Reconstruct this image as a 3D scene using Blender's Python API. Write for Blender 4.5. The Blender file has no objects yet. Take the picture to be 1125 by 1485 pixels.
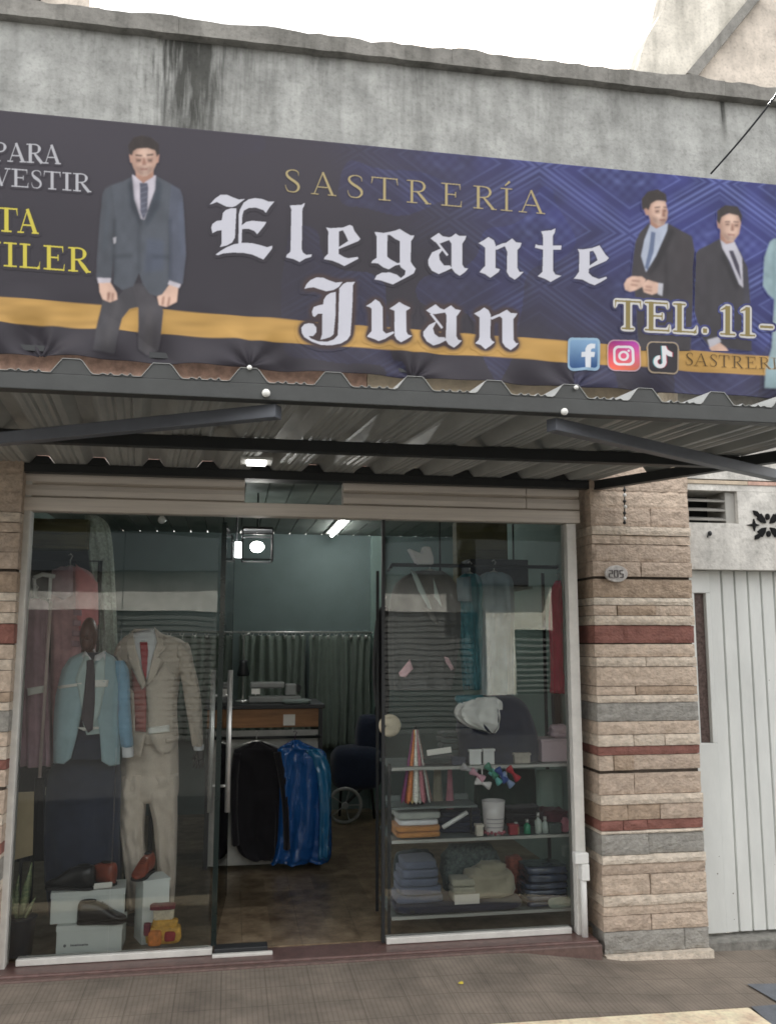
import bpy, bmesh, math, random
import numpy as np
from mathutils import Vector, Matrix, noise

random.seed(7)
SC = bpy.context.scene
COL = SC.collection

# ------------------------------------------------------------------ camera
F, CX, CY = 1290.0, 562.5, 742.5
CAM = Vector((0.0, -4.7, 1.55))
_y, _p = math.radians(9.97), math.radians(8.12)
FWD = Vector((math.sin(_y) * math.cos(_p), math.cos(_y) * math.cos(_p), math.sin(_p)))
RGT = Vector((math.cos(_y), -math.sin(_y), 0))
UPV = RGT.cross(FWD)

def ray(px, py):
    return RGT * ((px - CX) / F) + UPV * ((CY - py) / F) + FWD
def P(px, py, Y):
    d = ray(px, py); return CAM + d * ((Y - CAM.y) / d.y)
def PZ(px, py, Z):
    d = ray(px, py); return CAM + d * ((Z - CAM.z) / d.z)
def Xof(px, py, Y): return P(px, py, Y).x
def Zof(px, py, Y): return P(px, py, Y).z

cam = bpy.data.cameras.new('camera'); camo = bpy.data.objects.new('camera', cam); COL.objects.link(camo)
m = Matrix((RGT, UPV, -FWD)).transposed().to_4x4(); m.translation = CAM
camo.matrix_world = m
cam.sensor_fit = 'VERTICAL'; cam.sensor_height = 24.0; cam.lens = 24.0 * F / 1485.0
cam.clip_start = 0.05; cam.clip_end = 2000
SC.camera = camo

# ------------------------------------------------------------------ materials
def lin(c): return tuple(((v / 255) / 12.92 if v / 255 <= .04045 else ((v / 255 + .055) / 1.055) ** 2.4) for v in c)
MATS = {}
def mat(name, c, rough=.75, var=.18, scale=7, bump=0., bscale=90, metal=0., spec=.5, c2=None, emit=0., coat=0., stretch=(1, 1, 1), sheen=0.):
    if name in MATS: return MATS[name]
    mt = bpy.data.materials.new(name); mt.use_nodes = True; MATS[name] = mt
    nt = mt.node_tree; N = nt.nodes; L = nt.links; b = N['Principled BSDF']
    a = np.array(lin(c)); lo = a * (1 - var); hi = np.minimum(a * (1 + var), .95)
    if c2 is not None: lo, hi = a, np.array(lin(c2))
    tc = N.new('ShaderNodeTexCoord'); mp = N.new('ShaderNodeMapping'); mp.inputs['Scale'].default_value = stretch
    L.new(tc.outputs['Object'], mp.inputs['Vector'])
    n1 = N.new('ShaderNodeTexNoise'); n1.inputs['Scale'].default_value = scale; n1.inputs['Detail'].default_value = 7; n1.inputs['Roughness'].default_value = .65
    L.new(mp.outputs[0], n1.inputs['Vector'])
    r = N.new('ShaderNodeValToRGB'); r.color_ramp.elements[0].position = .32; r.color_ramp.elements[1].position = .68
    r.color_ramp.elements[0].color = (*lo, 1); r.color_ramp.elements[1].color = (*hi, 1)
    L.new(n1.outputs['Fac'], r.inputs['Fac']); L.new(r.outputs['Color'], b.inputs['Base Color'])
    b.inputs['Roughness'].default_value = rough; b.inputs['Metallic'].default_value = metal
    b.inputs['Specular IOR Level'].default_value = spec
    if coat: b.inputs['Coat Weight'].default_value = coat
    if sheen: b.inputs['Sheen Weight'].default_value = sheen
    if emit:
        b.inputs['Emission Color'].default_value = (*lin(c), 1); b.inputs['Emission Strength'].default_value = emit
    if bump:
        n2 = N.new('ShaderNodeTexNoise'); n2.inputs['Scale'].default_value = bscale; n2.inputs['Detail'].default_value = 4
        L.new(mp.outputs[0], n2.inputs['Vector'])
        bp = N.new('ShaderNodeBump'); bp.inputs['Strength'].default_value = bump; bp.inputs['Distance'].default_value = .01
        L.new(n2.outputs['Fac'], bp.inputs['Height']); L.new(bp.outputs[0], b.inputs['Normal'])
    return mt

def nodes_of(mt): return mt.node_tree.nodes, mt.node_tree.links, mt.node_tree.nodes['Principled BSDF']

def attr_mat(name, rough=.5, spec=.4):
    mt = bpy.data.materials.new(name); mt.use_nodes = True; N, L, b = nodes_of(mt)
    a = N.new('ShaderNodeVertexColor'); a.layer_name = 'Col'
    L.new(a.outputs['Color'], b.inputs['Base Color']); b.inputs['Roughness'].default_value = rough
    b.inputs['Specular IOR Level'].default_value = spec
    return mt

def glass_mat(name, tint):
    mt = bpy.data.materials.new(name); mt.use_nodes = True; nt = mt.node_tree; N = nt.nodes; L = nt.links
    N.clear(); o = N.new('ShaderNodeOutputMaterial'); mx = N.new('ShaderNodeMixShader'); t = N.new('ShaderNodeBsdfTransparent'); g = N.new('ShaderNodeBsdfGlossy')
    fr = N.new('ShaderNodeFresnel'); fr.inputs['IOR'].default_value = 1.57
    t.inputs['Color'].default_value = (*tint, 1); g.inputs['Roughness'].default_value = .004
    tc = N.new('ShaderNodeTexCoord'); n = N.new('ShaderNodeTexNoise'); n.inputs['Scale'].default_value = 2.2; n.inputs['Detail'].default_value = 1
    bp = N.new('ShaderNodeBump'); bp.inputs['Strength'].default_value = .04; bp.inputs['Distance'].default_value = .02
    L.new(tc.outputs['Object'], n.inputs['Vector']); L.new(n.outputs['Fac'], bp.inputs['Height']); L.new(bp.outputs[0], g.inputs['Normal'])
    L.new(fr.outputs[0], mx.inputs[0]); L.new(t.outputs[0], mx.inputs[1]); L.new(g.outputs[0], mx.inputs[2]); L.new(mx.outputs[0], o.inputs['Surface'])
    return mt

# ------------------------------------------------------------------ objects
def wloc(o):
    v = Vector((0, 0, 0))
    while o is not None: v += o.location; o = o.parent
    return v
def tag(o, label, cat, group=None):
    o['label'] = label; o['category'] = cat
    if group: o['group'] = group
    return o
def thing(name, label, cat, loc, group=None):
    o = bpy.data.objects.new(name, None); COL.objects.link(o); o.location = Vector(loc); o.empty_display_size = .1
    return tag(o, label, cat, group)

class MB:
    def __init__(s): s.v = []; s.f = []; s.mi = []
    def add(s, v, f, mi=0):
        k = len(s.v); s.v += [tuple(a) for a in v]; s.f += [tuple(k + i for i in g) for g in f]; s.mi += [mi] * len(f); return s
    def box(s, x0, x1, y0, y1, z0, z1, mi=0):
        x0, x1 = min(x0, x1), max(x0, x1); y0, y1 = min(y0, y1), max(y0, y1); z0, z1 = min(z0, z1), max(z0, z1)
        v = [(x, y, z) for z in (z0, z1) for y in (y0, y1) for x in (x0, x1)]
        return s.add(v, [(0, 2, 3, 1), (4, 5, 7, 6), (0, 1, 5, 4), (2, 6, 7, 3), (0, 4, 6, 2), (1, 3, 7, 5)], mi)
    def pbox(s, px0, py0, px1, py1, Y, dep, mi=0, z0=None, z1=None):
        """box whose front face at depth Y spans the given picture rectangle"""
        a = P(px0, (py0 + py1) / 2, Y).x; b = P(px1, (py0 + py1) / 2, Y).x; xm = (px0 + px1) / 2
        t = P(xm, py0, Y).z if z1 is None else z1; u = P(xm, py1, Y).z if z0 is None else z0
        return s.box(a, b, Y, Y + dep, u, t, mi)
    def beam(s, a, b, w, h, up=(0, 0, 1), mi=0):
        a, b = Vector(a), Vector(b); d = (b - a).normalized(); u = Vector(up); sd = d.cross(u).normalized(); u = sd.cross(d).normalized()
        v = [c + sd * (i * w / 2) + u * (j * h / 2) for c in (a, b) for (i, j) in ((-1, -1), (1, -1), (1, 1), (-1, 1))]
        return s.add(v, [(0, 3, 2, 1), (4, 5, 6, 7), (0, 1, 5, 4), (1, 2, 6, 5), (2, 3, 7, 6), (3, 0, 4, 7)], mi)
    def tube(s, pts, r, n=10, mi=0, closed=False):
        pts = [Vector(p) for p in pts]; rs = r if isinstance(r, (list, tuple)) else [r] * len(pts); rings = []
        for i, p in enumerate(pts):
            if closed: d = pts[(i + 1) % len(pts)] - pts[i - 1]
            else: d = pts[min(i + 1, len(pts) - 1)] - pts[max(i - 1, 0)]
            d.normalize(); u = Vector((0, 0, 1)) if abs(d.z) < .9 else Vector((0, 1, 0)); e = d.cross(u).normalized(); g = e.cross(d)
            rings.append([p + (e * math.cos(2 * math.pi * k / n) + g * math.sin(2 * math.pi * k / n)) * rs[i] for k in range(n)])
        v = [q for R in rings for q in R]; f = []
        m_ = len(rings)
        for i in range(m_ if closed else m_ - 1):
            for k in range(n):
                j = (i + 1) % m_
                f.append((i * n + k, i * n + (k + 1) % n, j * n + (k + 1) % n, j * n + k))
        if not closed: f += [tuple(range(n - 1, -1, -1)), tuple((m_ - 1) * n + k for k in range(n))]
        return s.add(v, f, mi)
    def lathe(s, c, prof, n=24, mi=0, axis='z'):
        c = Vector(c); v = []; f = []
        for (r, h) in prof:
            for k in range(n):
                a = 2 * math.pi * k / n
                q = Vector((r * math.cos(a), r * math.sin(a), h)) if axis == 'z' else Vector((r * math.cos(a), -h, r * math.sin(a)))
                v.append(c + q)
        for i in range(len(prof) - 1):
            for k in range(n): f.append((i * n + k, i * n + (k + 1) % n, (i + 1) * n + (k + 1) % n, (i + 1) * n + k))
        f += [tuple(range(n - 1, -1, -1)), tuple((len(prof) - 1) * n + k for k in range(n))]
        return s.add(v, f, mi)
    def ball(s, c, r, n=16, mi=0):
        r = r if isinstance(r, tuple) else (r, r, r); c = Vector(c); v = []; f = []; h = n // 2
        for i in range(h + 1):
            t = math.pi * (.002 + .996 * i / h)
            for k in range(n): a = 2 * math.pi * k / n; v.append(c + Vector((r[0] * math.sin(t) * math.cos(a), r[1] * math.sin(t) * math.sin(a), r[2] * math.cos(t))))
        for i in range(h):
            for k in range(n): f.append((i * n + k, (i + 1) * n + k, (i + 1) * n + (k + 1) % n, i * n + (k + 1) % n))
        f += [tuple(range(n)), tuple(h * n + k for k in range(n - 1, -1, -1))]
        return s.add(v, f, mi)
    def soft(s, x0, x1, y0, y1, z0, z1, e=.35, amp=.006, fr=9., n=22, seed=0, mi=0, taper=0.):
        """a soft rounded block with a creased surface: folded cloth"""
        c = Vector(((x0 + x1) / 2, (y0 + y1) / 2, (z0 + z1) / 2)); r = Vector(((x1 - x0) / 2, (y1 - y0) / 2, (z1 - z0) / 2)); v = []; f = []; h = n // 2 + 2
        sg = lambda q, p: math.copysign(abs(q) ** p, q)
        for i in range(h + 1):
            t = -math.pi / 2 + math.pi * (.004 + .992 * i / h)
            for k in range(n):
                a = 2 * math.pi * k / n; q = Vector((sg(math.cos(t), e) * sg(math.cos(a), e), sg(math.cos(t), e) * sg(math.sin(a), e), sg(math.sin(t), e)))
                tp = 1 - taper * (q.z + 1) / 2
                p = c + Vector((q.x * r.x * tp, q.y * r.y * tp, q.z * r.z))
                w = noise.noise(Vector((p.x * fr + seed, p.y * fr, p.z * fr * 2.2))) + .5 * noise.noise(Vector((p.x * fr * 2.3, p.y * fr * 2 + seed, p.z * fr * 4)))
                k_ = amp * w
                v.append(p + Vector((q.x, q.y, q.z * (.6 if q.z > -.5 else 0))) * k_)
        for i in range(h):
            for k in range(n): f.append((i * n + k, i * n + (k + 1) % n, (i + 1) * n + (k + 1) % n, (i + 1) * n + k))
        f += [tuple(range(n - 1, -1, -1)), tuple(h * n + k for k in range(n))]
        return s.add(v, f, mi)
    def prism(s, poly, y0, y1, mi=0):
        """poly: list of (x,z); extruded from y0 (front) to y1"""
        n = len(poly); v = [(x, y0, z) for x, z in poly] + [(x, y1, z) for x, z in poly]
        return s.add(v, [tuple(range(n)), tuple(range(2 * n - 1, n - 1, -1))] + [(i, i + n, (i + 1) % n + n, (i + 1) % n) for i in range(n)], mi)
    def build(s, name, mats, parent=None, smooth=False, bev=0., solid=0., kind=None, origin=None):
        if not isinstance(mats, (list, tuple)): mats = [mats]
        o0 = wloc(parent) if parent else Vector(origin if origin else (0, 0, 0))
        me = bpy.data.meshes.new(name); me.from_pydata([(x - o0.x, y - o0.y, z - o0.z) for x, y, z in s.v], [], s.f)
        for q in mats: me.materials.append(q)
        me.polygons.foreach_set('material_index', s.mi)
        bm = bmesh.new(); bm.from_mesh(me); bmesh.ops.recalc_face_normals(bm, faces=bm.faces); bm.to_mesh(me); bm.free()
        if smooth: me.polygons.foreach_set('use_smooth', [True] * len(me.polygons))
        me.update()
        o = bpy.data.objects.new(name, me); COL.objects.link(o)
        if parent: o.parent = parent
        else: o.location = o0
        if solid: q = o.modifiers.new('thickness', 'SOLIDIFY'); q.thickness = solid; q.offset = 0
        if bev: q = o.modifiers.new('bevel', 'BEVEL'); q.width = bev; q.segments = 2; q.limit_method = 'ANGLE'
        if kind: o['kind'] = kind
        return o

def catmull(A, sub):
    A = np.array(A, float); n = len(A); out = []
    for i in range(n - 1):
        p0, p1, p2, p3 = A[max(i - 1, 0)], A[i], A[i + 1], A[min(i + 2, n - 1)]
        for t in np.linspace(0, 1, sub, endpoint=False):
            out.append(.5 * ((2 * p1) + (p2 - p0) * t + (2 * p0 - 5 * p1 + 4 * p2 - p3) * t * t + (3 * p1 - p0 - 3 * p2 + p3) * t ** 3))
    out.append(A[-1]); return np.array(out)

class Loft:
    """cloth body standing at depth Y whose outline in the picture is rows (py, xl, xr [, depth scale [, shift in y]])"""
    def __init__(s, rows, Y, depth, n=36, sub=6, fold=.03, kf=6, seed=0., e=.85, wr=.006, wf=14):
        s.Y = Y; R = []
        for r in rows:
            py, xl, xr = r[:3]; a = P(xl, py, Y); b = P(xr, py, Y)
            R.append(((a.x + b.x) / 2, (b.x - a.x) / 2, (a.z + b.z) / 2, depth * (r[3] if len(r) > 3 else 1), r[4] if len(r) > 4 else 0))
        s.R = catmull(R, sub); s.v = []; s.f = []
        sg = lambda q, p: math.copysign(abs(q) ** p, q)
        z0, z1 = s.R[-1][2], s.R[0][2]
        for (cx, a, z, d, yo) in s.R:
            h = (z1 - z) / max(z1 - z0, 1e-3)
            for k in range(n):
                t = 2 * math.pi * k / n
                g = 1 + fold * (.25 + h) * (math.sin(kf * t + seed + 2 * z) + .5 * math.sin((kf * 2 + 1) * t + seed * 2 - 5 * z))
                w = wr * noise.noise(Vector((math.cos(t) * 2 + seed * 7, math.sin(t) * 2 + z * 3, z * wf)))
                gx = 1 + (g - 1) * .35 + fold * .5 * (.2 + h) * math.sin(5 * t + seed)
                dd = fold * .17 * (.25 + h) * (math.sin(kf * t + seed + 1.5 * math.sin(3 * z + seed)) + .6 * math.sin((kf * 2 + 1) * t + seed * 2 - 4 * z))
                q_ = math.sin((z * 2.2 + math.cos(t) * .55 + seed) * wf * .55 + 2.5 * noise.noise(Vector((math.cos(t) * 1.5, z * 4, seed)))); w += wr * .55 * (1 - abs(q_)) ** 2
                s.v.append((cx + (a * sg(math.cos(t), e)) * gx, Y + yo - (d * g + w + dd) * sg(math.sin(t), e), z))
        m_ = len(s.R)
        for i in range(m_ - 1):
            for k in range(n): s.f.append((i * n + k, i * n + (k + 1) % n, (i + 1) * n + (k + 1) % n, (i + 1) * n + k))
        s.f += [tuple(range(n - 1, -1, -1)), tuple((m_ - 1) * n + k for k in range(n))]
        s.fold, s.kf, s.seed, s.e, s.wr = fold, kf, seed, e, wr
    def front(s, x, z):
        i = int(np.argmin(np.abs(s.R[:, 2] - z))); cx, a, zz, d, yo = s.R[i]
        u = max(-.97, min(.97, (x - cx) / max(a, 1e-4)))
        return s.Y + yo - d * (1 - abs(u) ** (2 / s.e)) ** (s.e / 2) * (1 + s.fold * .6) - s.fold * .13 - s.wr * .55
    def build(s, name, mt, parent=None): return MB().add(s.v, s.f).build(name, mt, parent, smooth=True)

def patch(poly, base, off, name, mt, parent, thick=.004, cuts=3):
    """a flat piece of cloth or card lying on the front of a Loft (or at a fixed depth), outlined in the picture"""
    bm = bmesh.new(); vs = [bm.verts.new((x, y, 0)) for x, y in poly]; bm.faces.new(vs)
    bmesh.ops.triangulate(bm, faces=bm.faces)
    if cuts and isinstance(base, Loft):
        bmesh.ops.subdivide_edges(bm, edges=bm.edges, cuts=cuts, use_grid_fill=True)
    V = []
    bm.verts.ensure_lookup_table()
    for i, v in enumerate(bm.verts): v.index = i
    for v in bm.verts:
        px, py = v.co.x, v.co.y
        if isinstance(base, Loft):
            q = P(px, py, base.Y); Yf = base.Y
            for _ in range(2): Yf = base.front(q.x, q.z) - off; q = P(px, py, Yf)
        else: q = P(px, py, base - off)
        V.append(q)
    Fc = [tuple(x.index for x in f.verts) for f in bm.faces]; bm.free()
    return MB().add(V, Fc).build(name, mt, parent, smooth=True, solid=thick)
# ------------------------------------------------------------------ world, light, render settings
W = bpy.data.worlds.new('World'); SC.world = W; W.use_nodes = True
nt = W.node_tree; N = nt.nodes; L = nt.links; bg = N['Background']
sky = N.new('ShaderNodeTexSky'); sky.sky_type = 'NISHITA'; sky.sun_disc = False
SUN_EL, SUN_AZ = math.radians(42), math.radians(18)
sky.sun_elevation = SUN_EL; sky.sun_rotation = SUN_AZ; sky.dust_density = 3.0
tc = N.new('ShaderNodeTexCoord'); mp = N.new('ShaderNodeMapping'); mp.inputs['Scale'].default_value = (1.5, 1.5, 3.2)
cn = N.new('ShaderNodeTexNoise'); cn.inputs['Scale'].default_value = 1.6; cn.inputs['Detail'].default_value = 8; cn.inputs['Roughness'].default_value = .55
L.new(tc.outputs['Generated'], mp.inputs['Vector']); L.new(mp.outputs[0], cn.inputs['Vector'])
cr = N.new('ShaderNodeValToRGB'); cr.color_ramp.elements[0].position = .30; cr.color_ramp.elements[1].position = .52
L.new(cn.outputs['Fac'], cr.inputs['Fac'])
mx = N.new('ShaderNodeMixRGB'); mx.inputs['Color2'].default_value = (10.0, 9.85, 9.7, 1)
L.new(cr.outputs['Color'], mx.inputs['Fac']); L.new(sky.outputs['Color'], mx.inputs['Color1']); L.new(mx.outputs[0], bg.inputs['Color'])
bg.inputs['Strength'].default_value = .12
sl = bpy.data.lights.new('sun', 'SUN'); so = bpy.data.objects.new('sun', sl); COL.objects.link(so)
sl.energy = 4.8; sl.angle = math.radians(.6); sl.color = (1, .96, .9)
so.rotation_euler = (math.pi / 2 - SUN_EL, 0, math.radians(180) - SUN_AZ)
sd = Vector((math.sin(SUN_AZ) * math.cos(SUN_EL), math.cos(SUN_AZ) * math.cos(SUN_EL), math.sin(SUN_EL)))
so.rotation_euler = sd.to_track_quat('Z', 'Y').to_euler()
SC.view_settings.view_transform = 'Standard'; SC.view_settings.look = 'None'; SC.view_settings.exposure = 1.12; SC.view_settings.gamma = 1
SC.render.engine = 'CYCLES'; cy = SC.cycles
cy.use_denoising = True; cy.pixel_filter_type = 'BLACKMAN_HARRIS'; cy.filter_width = 1.7; cy.max_bounces = 8; cy.transparent_max_bounces = 24; cy.diffuse_bounces = 4; cy.glossy_bounces = 3; cy.sample_clamp_indirect = 6

# ------------------------------------------------------------------ shared materials
def concrete(name, c, stains=(), streak=.5, base_scale=5):
    mt = mat(name, c, rough=.9, var=.28, scale=base_scale, bump=.35, bscale=70)
    N, L, b = nodes_of(mt); src = b.inputs['Base Color'].links[0].from_socket
    g = N.new('ShaderNodeTexCoord'); out = src
    def mul(fac, colr, prev):
        x = N.new('ShaderNodeMixRGB'); x.blend_type = 'MULTIPLY'; L.new(fac, x.inputs['Fac']); L.new(prev, x.inputs['Color1']); x.inputs['Color2'].default_value = (*colr, 1); return x.outputs[0]
    mp = N.new('ShaderNodeMapping'); mp.inputs['Scale'].default_value = (5.5, 5.5, .7); L.new(g.outputs['Object'], mp.inputs['Vector'])
    n = N.new('ShaderNodeTexNoise'); n.inputs['Scale'].default_value = 1.6; n.inputs['Detail'].default_value = 6; L.new(mp.outputs[0], n.inputs['Vector'])
    r = N.new('ShaderNodeValToRGB'); r.color_ramp.elements[0].position = .46; r.color_ramp.elements[1].position = .72; L.new(n.outputs['Fac'], r.inputs['Fac'])
    k = N.new('ShaderNodeMath'); k.operation = 'MULTIPLY'; k.inputs[1].default_value = streak; L.new(r.outputs['Color'], k.inputs[0])
    out = mul(k.outputs[0], (.48, .48, .47), out)
    sp = N.new('ShaderNodeTexNoise'); sp.inputs['Scale'].default_value = 38; sp.inputs['Detail'].default_value = 3; L.new(g.outputs['Object'], sp.inputs['Vector'])
    r2 = N.new('ShaderNodeValToRGB'); r2.color_ramp.elements[0].position = .5; r2.color_ramp.elements[1].position = .75; L.new(sp.outputs['Fac'], r2.inputs['Fac'])
    k2 = N.new('ShaderNodeMath'); k2.operation = 'MULTIPLY'; k2.inputs[1].default_value = .55; L.new(r2.outputs['Color'], k2.inputs[0])
    out = mul(k2.outputs[0], (.55, .55, .54), out)
    sx = N.new('ShaderNodeSeparateXYZ'); L.new(g.outputs['Object'], sx.inputs[0])
    for (x0, wd, z1, z0, amt) in stains:      # a run-down stain with its own ragged shape
        def math_(op, a, bb, clamp=False):
            q = N.new('ShaderNodeMath'); q.operation = op; q.use_clamp = clamp
            for i, s in enumerate((a, bb)):
                if isinstance(s, (int, float)): q.inputs[i].default_value = s
                else: L.new(s, q.inputs[i])
            return q.outputs[0]
        mp2 = N.new('ShaderNodeMapping'); mp2.inputs['Scale'].default_value = (16, 16, 1.6); L.new(g.outputs['Object'], mp2.inputs['Vector'])
        nn = N.new('ShaderNodeTexNoise'); nn.inputs['Scale'].default_value = 2.; nn.inputs['Detail'].default_value = 5; L.new(mp2.outputs[0], nn.inputs['Vector'])
        wob = math_('MULTIPLY', math_('SUBTRACT', nn.outputs['Fac'], .5), wd * 2.6)
        dx = math_('ABSOLUTE', math_('ADD', math_('SUBTRACT', sx.outputs['X'], x0), wob), 0)
        fx = math_('SUBTRACT', 1, math_('DIVIDE', dx, wd), True)
        fz = math_('DIVIDE', math_('SUBTRACT', sx.outputs['Z'], z0), z1 - z0, True)
        ff = math_('MULTIPLY', math_('MULTIPLY', math_('POWER', fx, 1.3), math_('POWER', fz, .8)), math_('MULTIPLY', math_('ADD', nn.outputs['Fac'], .25, True), amt), True)
        out = mul(ff, (.22, .22, .21), out)
    L.new(out, b.inputs['Base Color']); return mt

M_black = mat('black_metal', (34, 36, 38), rough=.45, spec=.5, var=.2)
M_canopy = mat('grey_painted_steel', (60, 62, 61), rough=.5, var=.14, scale=11, bump=.05)
M_dsteel = mat('dark_steel', (36, 38, 39), rough=.5, var=.15)
M_brace = mat('bluish_steel', (92, 96, 104), rough=.45, var=.12, scale=9)
M_sheet = mat('galvanised_sheet', (168, 170, 167), rough=.42, var=.12, scale=5, metal=.15, stretch=(4, .7, 1))
M_white = mat('white_plastic', (224, 224, 220), rough=.45, var=.06)
M_card = mat('white_card', (226, 228, 226), rough=.75, var=.05)
M_post = mat('aluminium_post', (214, 212, 206), rough=.4, var=.1, scale=14, metal=.1)
M_steel = mat('brushed_steel', (214, 214, 210), rough=.36, metal=.7, var=.08, scale=30)
M_mortar = mat('mortar', (66, 58, 50), rough=.95, var=.25, scale=30)
M_dark = mat('dark_void', (22, 24, 25), rough=.8)

# ------------------------------------------------------------------ ground
STEP = .022
KZ = 0.0
def GZ(x):
    return -.088 * float(np.clip((x - 1.5) / .55, 0, 1)) - .03 * float(np.clip((x - 2.0) / 1.0, 0, 1))
kA, kB = PZ(630, 1485, GZ(.75)), PZ(1100, 1459, -.10)
def KY(x): return kA.y + (kB.y - kA.y) * max(0, min(1.6, (x - kA.x) / (kB.x - kA.x)))
kerb_y = kB.y
def GK(x): return -.01 - .09 * max(0, min(1.4, (x - kA.x) / (kB.x - kA.x)))
def ZG(x, y): t = max(0, min(1, y / KY(x))); return GZ(x) * (1 - t) + GK(x) * t
M_pave = mat('pavement_tile', (124, 114, 103), rough=.85, var=.34, scale=2.6, bump=.2, bscale=120)
def tile_nodes(mt, rib=.022, tx=.40, ty=.40, dark=.55, jitter=.25):
    N, L, b = nodes_of(mt); src = b.inputs['Base Color'].links[0].from_socket
    g = N.new('ShaderNodeTexCoord'); sx = N.new('ShaderNodeSeparateXYZ'); L.new(g.outputs['Object'], sx.inputs[0])
    def mth(op, a, c=0., d=None, clamp=False):
        q = N.new('ShaderNodeMath'); q.operation = op; q.use_clamp = clamp
        for i, s in enumerate((a, c) if d is None else (a, c, d)):
            if isinstance(s, (int, float)): q.inputs[i].default_value = s
            else: L.new(s, q.inputs[i])
        return q.outputs[0]
    def groove(axis, pitch, width):
        f = mth('FRACT', mth('DIVIDE', sx.outputs[axis], pitch)); d = mth('ABSOLUTE', mth('SUBTRACT', f, .5))
        return mth('GREATER_THAN', d, .5 - width / pitch / 2)
    ribs = groove('X', rib, rib * .32); j = mth('MAXIMUM', groove('X', tx, .005), groove('Y', ty, .005))
    hg = mth('MAXIMUM', mth('MULTIPLY', ribs, .45), j)
    fl = N.new('ShaderNodeCombineXYZ'); L.new(mth('FLOOR', mth('DIVIDE', mth('ADD', sx.outputs['X'], tx / 2), tx)), fl.inputs[0]); L.new(mth('FLOOR', mth('DIVIDE', mth('ADD', sx.outputs['Y'], ty / 2), ty)), fl.inputs[1])
    wn = N.new('ShaderNodeTexWhiteNoise'); L.new(fl.outputs[0], wn.inputs['Vector'])
    v = mth('ADD', mth('MULTIPLY', wn.outputs['Value'], jitter), 1 - jitter / 2)
    cv = N.new('ShaderNodeCombineXYZ')
    for i in range(3): L.new(v, cv.inputs[i])
    a = N.new('ShaderNodeMixRGB'); a.blend_type = 'MULTIPLY'; a.inputs['Fac'].default_value = 1; L.new(src, a.inputs['Color1']); L.new(cv.outputs[0], a.inputs['Color2'])
    x = N.new('ShaderNodeMixRGB'); x.blend_type = 'MULTIPLY'; L.new(mth('MULTIPLY', hg, dark), x.inputs['Fac']); L.new(a.outputs[0], x.inputs['Color1']); x.inputs['Color2'].default_value = (.3, .28, .26, 1)
    L.new(x.outputs[0], b.inputs['Base Color'])
    bp = N.new('ShaderNodeBump'); bp.invert = True; bp.inputs['Strength'].default_value = .6; bp.inputs['Distance'].default_value = .006; L.new(hg, bp.inputs['Height'])
    old = b.inputs['Normal'].links[0].from_socket if b.inputs['Normal'].links else None
    if old: L.new(old, bp.inputs['Normal'])
    L.new(bp.outputs[0], b.inputs['Normal'])
tile_nodes(M_pave, jitter=.16, tx=.20, ty=.20, dark=.5)
M_asph = mat('worn_road', (76, 75, 72), rough=.9, var=.25, scale=9, bump=.5, bscale=160)
M_ramp = mat('blue_grey_asphalt', (104, 108, 114), rough=.85, var=.2, scale=8, bump=.4, bscale=130)
M_kerb = concrete('kerb_stone', (246, 214, 184), streak=.3, base_scale=9)
MB().box(-300, 300, -300, 300, -.4, -.13).build('road', M_asph, kind='structure')
rx0 = PZ(1082, 1428, -.1).x; ry0 = PZ(1082, 1428, -.1).y
def strip(xs, y0, y1, lift, z0, name, mt, **k):
    V = []; Fc = []
    for x in xs:
        a_ = KY(x) + y0; b_ = y1 if y1 == 0 else KY(x) + y1; V += [(x, a_, GK(x) + lift), (x, b_, (GZ(x) if y1 == 0 else GK(x)) + lift), (x, b_, z0), (x, a_, z0)]
    for i in range(len(xs) - 1):
        for j in range(4): Fc.append((i * 4 + j, i * 4 + (j + 1) % 4, i * 4 + 4 + (j + 1) % 4, i * 4 + 4 + j))
    n = len(xs) - 1
    return MB().add(V, Fc + [(3, 2, 1, 0), (n * 4, n * 4 + 1, n * 4 + 2, n * 4 + 3)]).build(name, mt, kind='structure', **k)
strip([-12, 0, .8, 1.5, 1.6, 1.7, 1.8, 1.9, 2.05, 2.3, 2.6, 3, 14], 0., 0, 0., -.3, 'pavement', M_pave)
kx = PZ(1100, 1472, -.1).x
strip([-12, 0, .8] + [1.5 + (kx - 1.5) * i / 6 for i in range(0, 7)], -.22, -.003, .004, -.3, 'kerb', M_kerb, bev=.015)
# asphalt driveway ramp cut through the pavement at the gate
ry1 = PZ(1125, 1454, -.105).y; rx1 = PZ(1125, 1454, -.105).x
gz = lambda x: GK(x) + .006
gm_ = lambda x, y: ZG(x, y) + .008
MB().add([(rx0, ry0, gm_(rx0, ry0)), (rx1, ry1, gm_(rx1, ry1)), (rx1 + .12, KY(rx1 + .12) + .002, gz(rx1 + .12)), (8, KY(8), gz(8)), (8, ry0, gm_(8, ry0)), (3, ry0, gm_(3, ry0)), (3, KY(3), gz(3)),
          (kx + .01, KY(kx) - .004, gz(kx) - .004), (kx + .02, KY(kx) - .26, -.126), (8, KY(8) - .26, -.126), (8, KY(8) - .004, gz(8) - .004)],
         [(0, 1, 2, 6, 5), (5, 6, 3, 4), (7, 8, 9, 10)]).build('driveway', M_ramp, kind='structure')
M_step = mat('red_granite', (98, 74, 69), rough=.38, var=.3, scale=28, bump=.05)

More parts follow.
